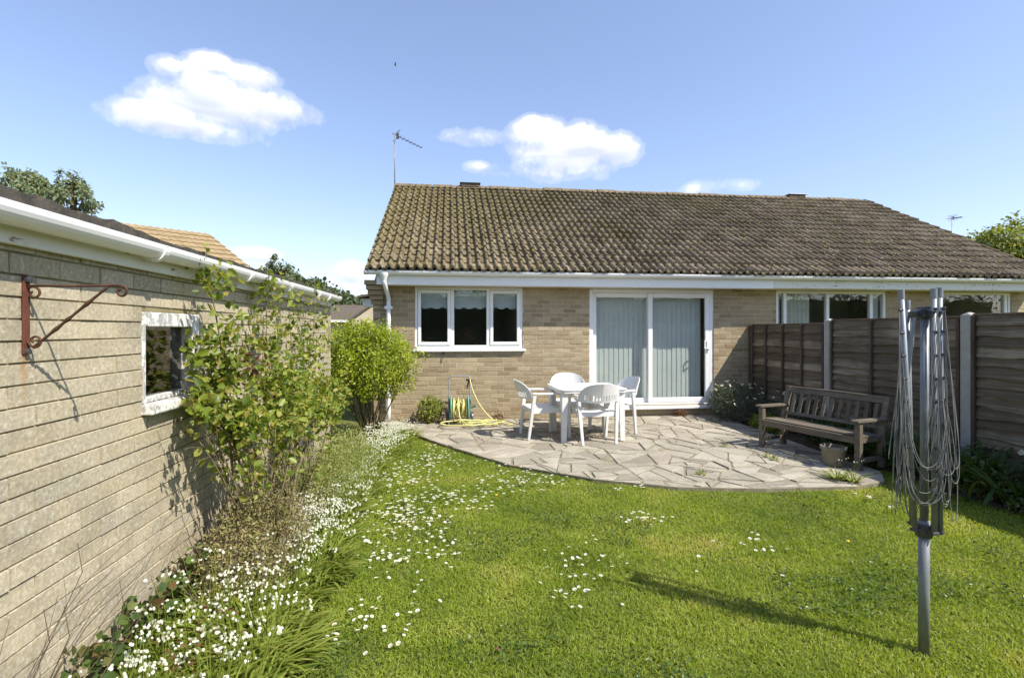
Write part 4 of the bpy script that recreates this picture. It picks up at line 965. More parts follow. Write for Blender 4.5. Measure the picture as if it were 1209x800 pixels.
# ------------------------------------------------------------------ white three-cornered leek along the border
def leek_parts(seed, nl=26, nf=5, h=.30):
    r = np.random.default_rng(seed); a = r.random(nl) * 6.28; d = np.stack([np.cos(a) * .75, np.sin(a) * .75, .55 + .6 * r.random(nl)], 1)
    pos = np.stack([np.cos(a) * .03 * r.random(nl), np.sin(a) * .03, np.zeros(nl)], 1); L = h * (.45 + .45 * r.random(nl)); up = np.tile([0, 0, 1.], (nl, 1)) + .2 * r.normal(size=(nl, 3))
    leaf = (STRAP_V, STRAP_F, basis(d, up), pos, np.stack([.010 + .008 * r.random(nl), L, L], 1), r.random(nl), 0)
    fl = []
    for k in range(nf):
        an = r.random() * 6.28; rr = .03 + .13 * r.random(); top = np.array([math.cos(an) * rr, math.sin(an) * rr, h * (.65 + .50 * r.random())])
        st = MB(); st.tube([(top[0] * .1, top[1] * .1, 0), (top[0] * .5, top[1] * .5, top[2] * .62), tuple(top)], .0017, 4)
        P = []; nb = 4 + int(r.integers(3))
        for i in range(nb):
            b_a = r.random() * 6.28; c = top + np.array([math.cos(b_a) * .017, math.sin(b_a) * .017, .004 - .012 * r.random()]); ax = np.array([math.cos(b_a) * .6, math.sin(b_a) * .6, -.75]); ax /= np.linalg.norm(ax)
            u = np.cross(ax, [0, 0, 1.]); u /= np.linalg.norm(u); w = np.cross(ax, u)
            for j in range(5):
                t = 2 * math.pi * j / 5; o = u * math.cos(t) + w * math.sin(t); P.append((c, ax + o * .42, o))
        c = np.array([p[0] for p in P]); dd = np.array([p[1] for p in P]); nn = np.array([p[2] for p in P]); s = np.full(len(P), .0128)
        fl.append((st, (LEAF_V, LEAF_F, basis(dd, nn), c, np.stack([s * .75, s, s], 1), r.random(len(P)), 0)))
    return leaf, fl
LK = 'wild white bell flowers along the border'
protos = []
for k in range(4):
    lf_, fl = leek_parts(40 + k, 58 + 3 * k, 2 + k % 2, .29 + .03 * k)
    t = thing('bell_flower_plant', '', 'flowering plant', (0, 0, 0)); leafobj('leaves', [lf_], M['leek'], t)
    for st, fp in fl:
        so_ = obj('stem', st, M['leek'], t); leafobj('flower_head', [fp], M['petal'], so_)
    protos.append(t)
single = []
for k in range(3):
    lf_, fl = leek_parts(60 + k, 26, 4, .27); single.append(scatter_mesh('bell_flower_plant', [lf_] + [(p[0], p[1], p[2], p[3], p[4], p[5], 1) for _, p in fl]))
    single[-1].materials.append(M['leek']); single[-1].materials.append(M['petal'])
lrn = np.random.default_rng(77); used = [False] * 4; pts = []
def far_enough(p, dmin): return all(math.hypot(p[0] - q[0], p[1] - q[1]) > dmin for q in pts)
tries = 0
while len(pts) < 112 and tries < 20000:
    tries += 1; Y = lrn.uniform(1.75, 3.55); X = lrn.uniform(-1.32, -.74)
    if X < -1.2 and lrn.random() < .3: continue
    if Y > 2.85 and X < -.95: continue
    if far_enough((X, Y), .055): pts.append((X, Y))
def lab_near(X, Y):
    if Y < 2.4: return 'leafy clump of white bell flowers at the very front of the border', LK + ', front'
    if Y < 3.0: return 'clump of nodding white bell flowers in the border in front of the olive brown bush', LK + ', below the bush'
    return 'clump of white bell flowers at the lawn edge beside the olive brown bush', LK + ', beside the bush'
for X, Y in pts:
    k = int(lrn.integers(4)); lab, gp = lab_near(X, Y); sc = .72 + .40 * lrn.random(); a = lrn.random() * 6.28
    if not used[k]: used[k] = True; protos[k].location = (X, Y, 0); protos[k].rotation_euler.z = a; protos[k].scale = (sc,) * 3; protos[k]['label'] = lab; protos[k]['group'] = gp
    else: dup(protos[k], (X, Y, 0), a, sc, lab, gp)
far = []; tries = 0
while len(far) < 180 and tries < 30000:
    tries += 1; Y = lrn.uniform(3.5, 7.4); e = -.70 + (.22 * max(0, (Y - 5.6) / 1.8)); X = e - abs(lrn.normal()) * .22 - .04
    if Y > 6.3: X = e - lrn.random() * .45
    if X > -1.3 and all(math.hypot(X - q[0], Y - q[1]) > .055 for q in far) and not inside(pat_poly, np.array([X]), np.array([Y]), .05)[0]: far.append((X, Y))
for X, Y in far:
    o = bpy.data.objects.new('bell_flower_plant', single[int(lrn.integers(3))]); COL.objects.link(o); o.location = (X, Y, 0); o.rotation_euler.z = lrn.random() * 6.28; o.scale = (.8 + .35 * lrn.random(),) * 3
    if Y > 6.0: tag(o, 'small white flowered plant in the far drift below the bright green shrub', 'flowering plant', LK + ', under the shrub')
    else: tag(o, 'small white flowered plant in the middle of the border under the climbing rose', 'flowering plant', LK + ', under the rose')
# low leaves and small white flowers that fill the border between the plants
gp = []; q2 = np.random.default_rng(90)
for k in range(190):
    Y = q2.uniform(3.2, 7.4); e = -.74 + (.22 * max(0, (Y - 5.6) / 1.8)); X = e - q2.random() * .5; lf_, fl = leek_parts(200 + k % 9, 16, 2, .24)
    if inside(pat_poly, np.array([X]), np.array([Y]), .05)[0] or X < -1.38: continue
    o = np.array([X, Y, 0]); gp.append(lf_[:3] + (lf_[3] + o,) + lf_[4:]); gp += [(f[0], f[1], f[2], f[3] + o, f[4], f[5], 1) for _, f in fl]
n = 7000; gpos = np.stack([rng.uniform(-1.42, -.78, n), rng.uniform(1.4, 7.3, n), .02 + .10 * rng.random(n) ** 1.6], 1); gp.append(leaves(gpos, .030, .8, None, .6))
uo = leafobj('border_undergrowth', gp, [M['leek'], M['petal']]); tag(uo, 'low green leaves and tiny white flowers filling the border between the plants', 'undergrowth', kind='stuff')
# three by the pot
for px, py, w in ((988, 566, 'left'), (1006, 569, 'right')):
    p = on_ground(px, py, .02); dup(protos[0], (p.x, p.y, .012), 1.1, .75, 'small clump of white flowers on the paving before the stone pot, %s one' % w, LK + ', by the pot')

# ------------------------------------------------------------------ border shrubs
def twigs(c, r, n, h, lean=.5, w=.0035, seed=1):
    q = np.random.default_rng(seed); p = np.asarray(c) + np.stack([(q.random(n) - .5) * 2 * r[0], (q.random(n) - .5) * 2 * r[1], np.zeros(n)], 1)
    d = q.normal(size=(n, 3)) * lean; d[:, 2] = 1; L = h * (.5 + .6 * q.random(n))
    return (BLADE_V, BLADE_F, basis(d, q.normal(size=(n, 3))), p, np.stack([np.full(n, w), L, L * .6], 1), q.random(n), 0)
def bush(name, label, cat, base, parts_leaf, leaf_m, stems=None, stem_m=None, group=None):
    t = thing(name, label, cat, base, 0, group)
    leafobj('foliage', parts_leaf, leaf_m, t)
    if stems is not None:
        if isinstance(stems, MB): obj('stems', stems, stem_m, t, smooth=True)
        else: leafobj('stems', stems, stem_m, t)
    return t
M['pale'] = leaf_mat('pale green fine foliage', [(.18, .22, .06), (.26, .30, .09), (.34, .37, .13), (.33, .30, .12)], .35, .6)
def heath(label, cx, cy, rx_, ry_, h, nl, seed, mt=None):
    q = np.random.default_rng(seed); n = nl; u = unit(n); rr = q.random((n, 1)) ** .5; p = np.array([cx, cy, .05]) + np.abs(u) * np.array([0, 0, h]) * rr + u * np.array([rx_, ry_, 0]) * rr
    p[:, 2] += .10 * vnoise(p[:, 0], p[:, 1], 14, seed) * p[:, 2] / h
    bush('olive_bush', label, 'bush', (cx, cy, 0), [leaves(p, .017, .6, (cx, cy, 0), .55)], mt or M['heath'], [twigs((cx, cy, 0), (rx_ * .8, ry_ * .8), int(nl / (16 if mt is None else 9)), h * 1.05, .35, .003, seed)], M['twig'] if mt is None else M['leek'])
heath('wide olive brown twiggy bush between the garage wall and the white flowers', -1.15, 3.25, .28, .58, .56, 12000, 5)
heath('smaller pale green wispy bush further along the border below the rose', -.98, 4.85, .30, .95, .56, 14000, 6, M['pale'])
M['cane2'] = M['cane']
n = 900; p = np.stack([rng.uniform(-1.44, -1.30, n) + .0, rng.uniform(2.05, 3.2, n), .02 + .30 * rng.random(n) ** 1.5], 1); p[:, 0] += .04 * rng.random(n) * (p[:, 1] < 2.7)
bush('ivy', 'dark green ivy and weeds at the foot of the garage wall', 'ivy', (-1.3, 2.6, 0), [leaves(p, .038, .5, None, 1.15)], M['ivy'])
n = 110; p = np.stack([rng.normal(size=n) * .07 - 1.05, 2.25 + .15 * rng.normal(size=n), .12 + .16 * rng.random(n)], 1)
bush('reddish_weed', 'rusty red leafed weed among the white bell flowers', 'weed', (-1.05, 2.25, 0), [leaves(p, .020, .6, None, .7)], M['redweed'], [twigs((-1.05, 2.25, 0), (.08, .1), 30, .22, .4, .003, 3)], M['twig'])
# bare thorny canes leaning along the wall
cb = MB(); q = np.random.default_rng(14)
for k in range(10):
    y0 = 1.05 + .75 * q.random(); x0 = XG + .06 + .12 * q.random(); L = .5 + .65 * q.random(); H = .18 + .50 * q.random(); pts = []; ph = q.random() * 6
    for i in range(9):
        u = i / 8; pts.append((x0 + (.03 * math.sin(u * 5 + ph)) * u + .01, y0 + L * u + .05 * math.sin(u * 7 + ph) * u, .02 + H * (u ** .8) + .04 * math.sin(u * 9 + ph) * u))
    cb.tube(pts, [.0028 * (1 - .75 * i / 8) for i in range(9)], 5)
    if k % 2: j = 5; cb.tube([pts[j], (pts[j][0] + .03, pts[j][1] + .06, pts[j][2] + .13), (pts[j][0] + .02, pts[j][1] + .05, pts[j][2] + .24)], .0013, 4)
cs = thing('bare_shrub', 'leafless thin brown canes arching along the bottom of the garage wall', 'shrub', (XG + .12, 1.5, 0)); obj('stems', cb, M['bark'], cs, smooth=True)

# climbing rose: canes, then leaves set in sprays along them
rose = thing('climbing_rose', 'tall leafy climbing rose trained up the garage wall past the gutter', 'rose', (-1.2, 4.0, 0))
q = np.random.default_rng(33); cb = MB(); LP = []
def cane(base, tip, bow, r0, spread, nl, s0=.35, seedj=0.0):
    base, tip = Vector(base), Vector(tip); pts = []; m = 14; ph = q.random() * 6
    for i in range(m + 1):
        u = i / m; p = base.lerp(tip, u) + Vector(bow) * math.sin(math.pi * u) + Vector((.02 * math.sin(7 * u + ph), .045 * math.sin(6 * u + ph * 2), .02 * math.sin(9 * u)))
        p.x = max(p.x, XG + .04); pts.append(p)
    cb.tube(pts, [r0 * (1 - .75 * i / m) for i in range(m + 1)], 6)
    for k in range(nl):
        u = s0 + (1 - s0) * q.random(); c = pts[min(m, int(u * m))]; dir_ = Vector((q.normal() * .8 + .25, q.normal(), q.normal() * .55)).normalized(); L = spread * (.35 + .65 * q.random())
        e = c + dir_ * L; e.x = max(e.x, XG + .05); 
        if q.random() < .4: cb.tube([c, c.lerp(e, .5) + Vector((0, 0, .02)), e], [.002, .0016, .0008], 4)
        for j in range(7):
            f = .35 + .65 * q.random(); w = Vector((q.normal(), q.normal(), q.normal())) * .035; z = c.lerp(e, f) + w; LP.append((max(z.x, XG + .03), z.y, z.z))
# tall shoots that reach the gutter
cane((-1.18, 3.2, .05), (-1.34, 3.05, 1.92), (.02, -.1, .1), .010, .14, 34, .50); cane((-1.2, 3.3, .05), (-1.36, 2.98, 1.5), (.0, -.12, .1), .009, .14, 26, .5)
cane((-1.2, 3.9, .05), (-1.36, 4.0, 2.0), (.03, -.06, 0), .010, .15, 34, .55); cane((-1.2, 3.9, .05), (-1.34, 5.3, 2.02), (.03, .05, 0), .010, .18, 36, .55); cane((-1.2, 3.95, .05), (-1.34, 4.5, 1.9), (.03, .0, 0), .009, .14, 20, .55)
for k in range(20):
    b_y = 3.35 + 1.1 * q.random() ** 1.5; t_y = 3.0 + 2.9 * q.random() ** 1.2; cane((-1.22 + .12 * q.normal() * .6, b_y, .03), (-1.22 + .10 * q.normal(), t_y, .72 + .50 * q.random()), (.09, .1 * q.normal(), .06), .008 + .006 * q.random(), .21, 34, .45)
for k in range(6):
    cane((-1.2, 3.3 + .3 * q.random(), .03), (-1.26 + .05 * q.normal(), 2.65 + .45 * q.random(), .9 + .5 * q.random()), (.04, -.05, .05), .007, .17, 18, .55)
obj('canes', cb, M['cane'], rose, smooth=True)
LP = np.array(LP); LP = np.concatenate([LP, LP + q.normal(size=LP.shape) * .06]); LP[:, 0] = np.maximum(LP[:, 0], XG + .03); LP = np.concatenate([LP, LP[LP[:, 2] < 1.5] + q.normal(size=LP[LP[:, 2] < 1.5].shape) * .045]); LP[:, 0] = np.maximum(LP[:, 0], XG + .03); LP = LP[LP[:, 1] > np.maximum(2.62, -LP[:, 0] / .485) + .12 * q.random(len(LP)) + .5 * np.clip(1.0 - LP[:, 2], 0, 1)]; LP = LP[LP[:, 2] > np.clip(.92 - .13 * (LP[:, 1] - 3), .60, 1) + .22 * vnoise(LP[:, 1], LP[:, 0], 9, 41) + .16 * q.random(len(LP)) - .3 * (q.random(len(LP)) < .12)]; LP = LP[(vnoise(LP[:, 1] + LP[:, 0], LP[:, 2], 8, 15) > -.12) | (q.random(len(LP)) < .22)]; LP = LP[LP[:, 0] < -1.0 + .12 * q.random(len(LP))]
leafobj('foliage', [leaves(LP, .039, .55, None, .80, .36)], M['rose'], rose)
# orange bud sprays
n = 26; p = np.array([-1.12, 3.05, 1.32]) + rng.normal(size=(n, 3)) * .035; leafobj('foliage', [leaves(p, .035, .6, None, .8)], M['redweed'], rose)

# bright green evergreen shrub at the garage end
sc_ = np.array([-1.06, 7.25, 1.02]); shr = thing('evergreen_shrub', 'bright yellow green rounded evergreen shrub in front of the bungalow corner', 'shrub', (-1.06, 7.25, 0))
cb = MB(); q = np.random.default_rng(51); LP = []
for k in range(34):
    a = q.random() * 6.28; rr = .10 * q.random(); base = Vector((sc_[0] + rr * math.cos(a), sc_[1] + rr * math.sin(a), 0)); d = Vector(unit(1)[0]); d.z = abs(d.z) * .9 + .05
    t = Vector((sc_[0] + d.x * .58, sc_[1] + d.y * .55, .88 + d.z * .60)); mid = base.lerp(t, .5) + Vector((d.x * .04, d.y * .04, .05))
    cb.tube([base, base.lerp(mid, .5) + Vector((.02 * q.normal(), .02 * q.normal(), 0)), mid, t], [.013, .010, .007, .003], 6)
    for j in range(9):
        e = mid.lerp(t, .35 + .85 * q.random()) + Vector(unit(1)[0]) * .18 + Vector((0, 0, .05)); cb.tube([mid.lerp(t, .4), e], [.003, .0015], 4); LP.append((e.x, e.y, e.z))
tips = np.array(LP); cl_ = tips[q.integers(len(tips), size=17000)] + q.normal(size=(17000, 3)) * .055
cl_ = cl_[cl_[:, 2] < 1.66]; cl_ = np.concatenate([cl_, (lambda b_: sc_ + np.array([0, 0, .05]) + (b_ - sc_ - np.array([0, 0, .05])) * (1 + .30 * vnoise(b_[:, 0] * 1.0 + b_[:, 2], b_[:, 1] - b_[:, 2], 6.5, 23))[:, None])(ball(7000, sc_ + np.array([0, 0, .05]), (.58, .54, .50), .72))])
hole = vnoise(cl_[:, 0] + cl_[:, 2] * .7, cl_[:, 1] + cl_[:, 2], 9, 5) < .34; cl_ = cl_[hole | (q.random(len(cl_)) < .62)]
cl_ = cl_[cl_[:, 2] > .20 + .28 * vnoise(cl_[:, 0], cl_[:, 1], 8, 3) + .12 * q.random(len(cl_))]
obj('stems', cb, M['cane'], shr, smooth=True); leafobj('foliage', [leaves(cl_, .032, .7, sc_, .62, .3)], M['euon'], shr)

# ------------------------------------------------------------------ plants by the house and along the fence
def clump(name, label, cat, c, r, n, size, mat_, wid=.8, tw=0, flowers=0, group=None, hollow=.2):
    p = ball(n, c, r, hollow); p = p[p[:, 2] > .03]; base = (c[0], c[1], 0)
    t = bush(name, label, cat, base, [leaves(p, size, .6, (c[0], c[1], 0), wid)], mat_, [twigs(base, (r[0] * .6, r[1] * .6), tw, c[2] + r[2] * .8, .45, .004, int(n))] if tw else None, M['twig'], group)
    for k in range(flowers):
        a = rng.random() * 6.28; e = rng.random() * 1.3; f = np.array(c) + np.array([math.cos(a) * math.cos(e) * r[0], math.sin(a) * math.cos(e) * r[1], math.sin(e) * r[2]]) * (1.02 + .15 * rng.random())
        o = bpy.data.objects.new('flower', big_daisy); COL.objects.link(o); o.parent = t; o.location = Vector(f) - Vector(base); o.rotation_euler = (.5 + rng.normal() * .3, rng.normal() * .4, rng.random() * 6); o.scale = (1.9,) * 3
    return t
bb = MB()
for i in range(10):
    a = 2 * math.pi * i / 10; ca, sa = math.cos(a), math.sin(a); w = .0034
    bb.add([(.003 * ca, .003 * sa, 0), (.0125 * ca + w * sa, .0125 * sa - w * ca, .003), (.0145 * ca, .0145 * sa, .003), (.0125 * ca - w * sa, .0125 * sa + w * ca, .003)], [(0, 1, 2, 3)], mi=0)
bb.lathe([(0, .0035), (.0028, .0028), (.0040, 0)], (0, 0, .0005), 8, mi=1)
big_daisy = bpy.data.meshes.new('flower'); big_daisy.from_pydata([tuple(v) for v in bb.v], [], bb.f); big_daisy.polygons.foreach_set('material_index', bb.mi)
a_ = big_daisy.attributes.new('rnd', 'FLOAT', 'POINT'); a_.data.foreach_set('value', [.5] * len(bb.v))
big_daisy.materials.append(M['petal']); big_daisy.materials.append(M['yolk'])
c = on_y(553, 392, YW + .24); clump('reflection_flowers', 'spray of pinkish dried flowers on the window board behind the middle kitchen pane', 'flowers', (c.x, YW + .24, 1.40), (.17, .08, .17), 170, .022, M['redweed'], .8, 0)  # added spray that stands in for flowers reflected in the pane
c = on_y(508, 490, 8.3); clump('leafy_weed', 'small leafy bush growing at the wall beside the hose reel', 'bush', (c.x, 8.3, .24), (.23, .15, .22), 1300, .036, M['rose'], .7, 60)
c = on_y(803, 489, 8.42); clump('red_weed', 'small reddish brown weed in the paving crack under the patio door sill', 'weed', (c.x, 8.42, .07), (.13, .05, .06), 220, .026, M['redweed'], .7, 14)
c = on_y(588, 495, 8.42); clump('red_weed', 'small brown weed at the wall behind the spilled hose', 'weed', (c.x, 8.42, .09), (.12, .04, .09), 120, .03, M['redweed'], .6, 14)
for px, py, w in ((914, 543, 'in front of the bench'), (905, 540, 'beside the far bench leg'), (855, 527, 'in the open paving before the glass door'), (733, 515, 'under the table edge'), (828, 561, 'near the curved paving edge')):
    p = on_ground(px, py, .03); clump('weed_tuft', 'tiny green weed in a paving joint ' + w, 'weed', (p.x, p.y, .05), (.05, .035, .03), 70, .022, M['leek'], .5)
clump('daisy_bush', 'grey green bush with white daisies in the corner by the patio door', 'bush', (4.72, 7.95, .30), (.48, .48, .34), 5200, .036, M['greyleaf'], .35, 120, 34)
clump('daisy_bush', 'low bush with a few white daisies behind the far end of the bench', 'bush', (5.05, 6.95, .28), (.22, .55, .32), 2600, .036, M['greyleaf'], .35, 60, 16)
clump('leafy_plant', 'low bright green plant at the paving edge behind the far bench leg', 'plant', (4.75, 7.15, .10), (.20, .42, .14), 1500, .045, M['leek'], .35)
clump('leafy_plant', 'green plant under the middle of the bench by the fence', 'plant', (4.98, 6.0, .15), (.28, .55, .20), 2600, .05, M['shade_green'], .45)
clump('leafy_plant', 'green plant under the near end of the bench by the fence', 'plant', (5.02, 5.15, .16), (.25, .40, .22), 2000, .05, M['shade_green'], .45)
def strap(label, x, y, n, L, seed):
    q = np.random.default_rng(seed); a = q.random(n) * 6.28; d = np.stack([np.cos(a) * .6, np.sin(a) * .6, .7 + .6 * q.random(n)], 1); p = np.stack([x + .10 * q.normal(size=n), y + .12 * q.normal(size=n), np.zeros(n)], 1); Ls = L * (.6 + .5 * q.random(n))
    up = np.tile([0, 0, 1.], (n, 1)) + .2 * q.normal(size=(n, 3)); t = thing('strap_leaf_plant', label, 'plant', (x, y, 0), 0, 'dark strap leaved plants along the fence')
    leafobj('leaves', [(STRAP_V, STRAP_F, basis(d, up), p, np.stack([.018 + .014 * q.random(n), Ls, Ls], 1), q.random(n), 0)], M['shade_green'], t)
strap('dark strap leaved plant against the fence behind the dryer lines', 5.05, 4.70, 90, .62, 1); strap('dark strap leaved plant at the concrete post right of the dryer', 4.98, 4.25, 90, .62, 2)
strap('dark strap leaved plant left of the dryer at the end of the paving', 4.82, 5.05, 70, .5, 3); strap('low strap leaved plant at the lawn edge right of the dryer', 4.85, 3.85, 70, .45, 4)
clump('ground_ivy', 'dark low leaves at the lawn edge under the strap leaved plants', 'plant', (4.92, 4.4, .12), (.30, .9, .18), 3200, .04, M['ivy'], .9)
clump('lavender_bush', 'grey green feathery bush at the right edge by the blotched concrete board', 'bush', (4.98, 3.62, .27), (.25, .36, .27), 4200, .034, M['greyleaf'], .22, 90, 3)
clump('lavender_bush', 'second grey green bush in the shaded border beyond the picture edge', 'bush', (5.0, 2.75, .22), (.25, .40, .24), 3000, .034, M['greyleaf'], .22, 60)
clump('ground_ivy', 'dark low leaves in front of the lavender bush on the right', 'plant', (4.78, 3.2, .06), (.20, .75, .11), 2200, .034, M['ivy'], .9)
p = on_x(1188, 532, XF - .12); m = MB(); q_ = on_x(1212, 545, XF - .12); m.tube([(XF - .14, p.y, p.z), (XF - .12, (p.y + q_.y) / 2, (p.z + q_.z) / 2 + .015), (XF - .11, q_.y - .3, .0)], .008, 7); tag(obj('garden_cane', m, M['batten'], None, smooth=True), 'pale bent stick leaning on the fence at the right edge', 'stick')

# ------------------------------------------------------------------ beyond the garden
tl = lambda nm, col: None
M['far_tile'] = plain('sandy brown roof tile', (.30, .225, .125), .9, .2, 3, .15, bstr=.5, dirt=(.18, .13, .07), dirt_amt=.6)
M['grey_tile'] = plain('grey brown roof tile', (.115, .095, .075), .9, .15, 3, .15, bstr=.4)
M['cream'] = plain('cream render', (.52, .44, .31), .9, .06, 1.5)
def tile_sheet(mb, A, B, C, D, nu, nv, h):
    """roof slope A-B (eave) to D-C (ridge) with stepped courses"""
    A, B, C, D = map(Vector, (A, B, C, D)); nr = (B - A).cross(D - A).normalized()
    for j in range(nv):
        v0, v1 = j / nv, (j + 1) / nv; vs = []
        for row, v in ((0, v0), (1, v0), (2, v1)):
            for i in range(nu * 3 + 1):
                u = i / (nu * 3); p = A.lerp(B, u).lerp(D.lerp(C, u), v); vs.append(p + nr * ((0, h, 0)[row] + h * .9 * (1 if i % 3 == 1 else 0)))
        m = nu * 3 + 1; mb.add(vs, [(r_ * m + i, r_ * m + i + 1, r_ * m + m + i + 1, r_ * m + m + i) for r_ in (0, 1) for i in range(m - 1)], r=random.random())
def at_depth(px, py, cy): d = ray(px, py); return d * (cy / FPX) + Vector((0, 0, EYE))
rb_, ra_ = at_depth(247, 276, 18.1), at_depth(118, 260, 15.8); rb_.z = ra_.z = (rb_.z + ra_.z) / 2
ax = (rb_ - ra_); ax.z = 0; ax.normalize(); sd_ = Vector((ax.y, -ax.x, 0)); sd_ = sd_ if sd_.y < 0 else -sd_
nb_h = thing('neighbour_house', 'neighbouring house with sandy brown tiled roof rising behind the garage roof', 'house', (ra_.lerp(rb_, .5).x, ra_.lerp(rb_, .5).y, 0))
ez = ra_.z - 2.1; W = 3.4
fA, fB = ra_ + sd_ * W + ax * -3, rb_ + sd_ * W + ax * .9; fA.z = fB.z = ez; m = MB(); tile_sheet(m, fA, fB, rb_, ra_ - ax * 3, 30, 12, .03)
gA, gB = ra_ - sd_ * W - ax * 3, rb_ - sd_ * W + ax * .9; gA.z = gB.z = ez; m.add([gA, gB, rb_, ra_ - ax * 3], [(0, 1, 2, 3)]); m.add([fB, gB, rb_], [(0, 1, 2)])
obj('roof', m, M['far_tile'], nb_h); m = MB(); m.prism([(-W + .3, -1), (W - .3, -1), (W - .3, 1), (-W + .3, 1)], lambda a, b_, d: ra_.lerp(rb_, .5 + b_ * .48) + sd_ * a + Vector((0, 0, d - ra_.z)), 0, ez + .02); obj('wall', m, M['brick'], nb_h)
# boxed eaves of the front of the bungalow, seen past its corner
m = MB(); c = on_y(431, 356, 16.4); m.box(c.x, XL - .25, 15.9, 16.6, 2.22, 2.46, mi=0); m.prism([(c.x - .12, 2.47), (XL - .02, 2.72), (XL - .02, 2.80), (c.x - .12, 2.53)], lambda a, b_, d: (a, d, b_), 15.7, 16.75, mi=1); obj('porch_eaves', m, [M['upvc'], M['grey_tile']], house)
m = MB(); m.box(XL - .9, XL - .7, 16.2, 16.4, 0, 2.22); obj('porch_post', m, M['upvc'], house)
# cream gabled house down the road
chh = thing('cream_house', 'small cream rendered house with grey roof and arched white window seen past the bungalow corner', 'house', (on_y(430, 389, 45).x, 45, 0))
a0, a1, a2 = on_y(415.5, 378, 43), on_y(441, 360.5, 43), on_y(467, 378, 43); m = MB(); gpoly = [(a0.x, 0), (a2.x, 0), (a2.x, a0.z), (a1.x, a1.z), (a0.x, a0.z)]
m.prism(gpoly, lambda a, b_, d: (a, d, b_), 43, 50); lft = on_y(378, 378, 44).x; m.box(lft, a0.x, 44.4, 50, 0, a0.z - .05); obj('wall', m, M['cream'], chh)
m = MB(); m.prism([(a0.x - .2, a0.z - .1), (a1.x, a1.z + .05), (a1.x, a1.z + .22), (a0.x - .35, a0.z - .02)], lambda a, b_, d: (a, d, b_), 42.9, 50.2); m.prism([(a2.x + .2, a0.z - .1), (a1.x, a1.z + .05), (a1.x, a1.z + .22), (a2.x + .35, a0.z - .02)], lambda a, b_, d: (a, d, b_), 42.9, 50.2)
m.prism([(43.8, a0.z - .1), (47.2, a1.z + .05), (50.6, a0.z - .1), (50.6, a0.z + .05), (47.2, a1.z + .22), (43.8, a0.z + .05)], lambda a, b_, d: (d, a, b_), lft, a1.x - .1); obj('roof', m, M['grey_tile'], chh)
m = MB(); m.box(lft, a0.x - .36, 43.65, 43.79, a0.z - .15, a0.z + .04); obj('fascia', m, M['upvc'], chh)
w0_, w1_ = on_y(429, 391, 42.95), on_y(438.8, 378.5, 42.95); m = MB(); cx_ = (w0_.x + w1_.x) / 2; hw2 = (w1_.x - w0_.x) / 2
arch = [(cx_ - hw2, w0_.z), (cx_ + hw2, w0_.z), (cx_ + hw2, w1_.z - .15)] + [(cx_ + hw2 * math.cos(R(a)), w1_.z - .15 + .15 * math.sin(R(a))) for a in (30, 60, 90, 120, 150)] + [(cx_ - hw2, w1_.z - .15)]
m.prism(arch, lambda a, b_, d: (a, d, b_), 42.9, 42.99); wo_ = obj('window', m, M['upvc'], chh)
m = MB()
for i in (0, 1):
    for j in (0, 1):
        u0 = cx_ - hw2 * .68 + i * hw2 * .72; v0 = w0_.z + .13 + j * (w1_.z - w0_.z - .2) * .5; m.box(u0, u0 + hw2 * .62, 42.86, 42.895, v0, v0 + (w1_.z - w0_.z - .3) * .42)
obj('pane', m, M['dark'], wo_)

def tree(name, label, base, h, crown_c, crown_r, nleaf, lsize, mat_, nlimb=16, tr=.16, seed=1, group=None, pointed=False):
    q = np.random.default_rng(seed); t = thing(name, label, 'tree', base, 0, group); base = Vector(base); cc = Vector(crown_c); b_ = MB()
    b_.tube([base, base.lerp(cc, .5) + Vector((.2 * q.normal(), .2 * q.normal(), 0)), cc, cc + Vector((0, 0, crown_r[2] * .75))], [tr, tr * .75, tr * .45, tr * .1], 8); tips = []
    for k in range(nlimb):
        d = Vector(unit(1)[0]); d.z = d.z * .8 + .15; f = .55 + .45 * q.random(); st = base.lerp(cc, .72 + .28 * q.random()) if q.random() < .5 else cc + Vector((0, 0, crown_r[2] * .5 * q.random()))
        sh = (1 - .75 * max(0, d.z)) if pointed else 1
        e = cc + Vector((d.x * crown_r[0] * sh, d.y * crown_r[1] * sh, d.z * crown_r[2])) * f; mid = st.lerp(e, .55) + Vector((0, 0, -.08 * crown_r[2])); b_.tube([st, mid, e], [tr * .35, tr * .2, tr * .06], 5)
        for j in range(6): w = mid.lerp(e, .3 + .8 * q.random()) + Vector(unit(1)[0]) * crown_r[0] * .22; b_.tube([mid.lerp(e, .5), w], [tr * .09, tr * .03], 4); tips.append(tuple(w))
    tips = np.array(tips); p = tips[q.integers(len(tips), size=nleaf)] + q.normal(size=(nleaf, 3)) * np.array(crown_r) * .085
    obj('trunk', b_, M['bark'], t, smooth=True); leafobj('crown', [leaves(p, lsize, .6, tuple(cc), .7)], mat_, t); return t
for px, top, cy, wpx, seed, nm, lab in ((12, 193, 27, 34, 1, 'garden_tree', 'bluish green tree above the garage roof at the left edge'), (34, 194, 29, 24, 2, 'garden_tree', 'slim bluish green tree beside the leftmost tree above the garage'), (56, 207, 30, 16, 3, 'garden_tree', 'lowest and smallest tree in the row above the garage roof'), (87, 197, 28, 28, 4, 'conifer_tree', 'pointed greyish conifer, rightmost of the trees above the garage roof')):
    tp_ = at_depth(px, top, cy); rr = wpx * cy / FPX * .85; hz_ = rr * 1.5
    tree(nm, lab, (tp_.x, tp_.y, 0), tp_.z, (tp_.x, tp_.y, tp_.z - hz_), (rr, rr, hz_), 2600, .16, M['far_green'], 20, .2, seed, 'trees behind the garage', nm == 'conifer_tree')
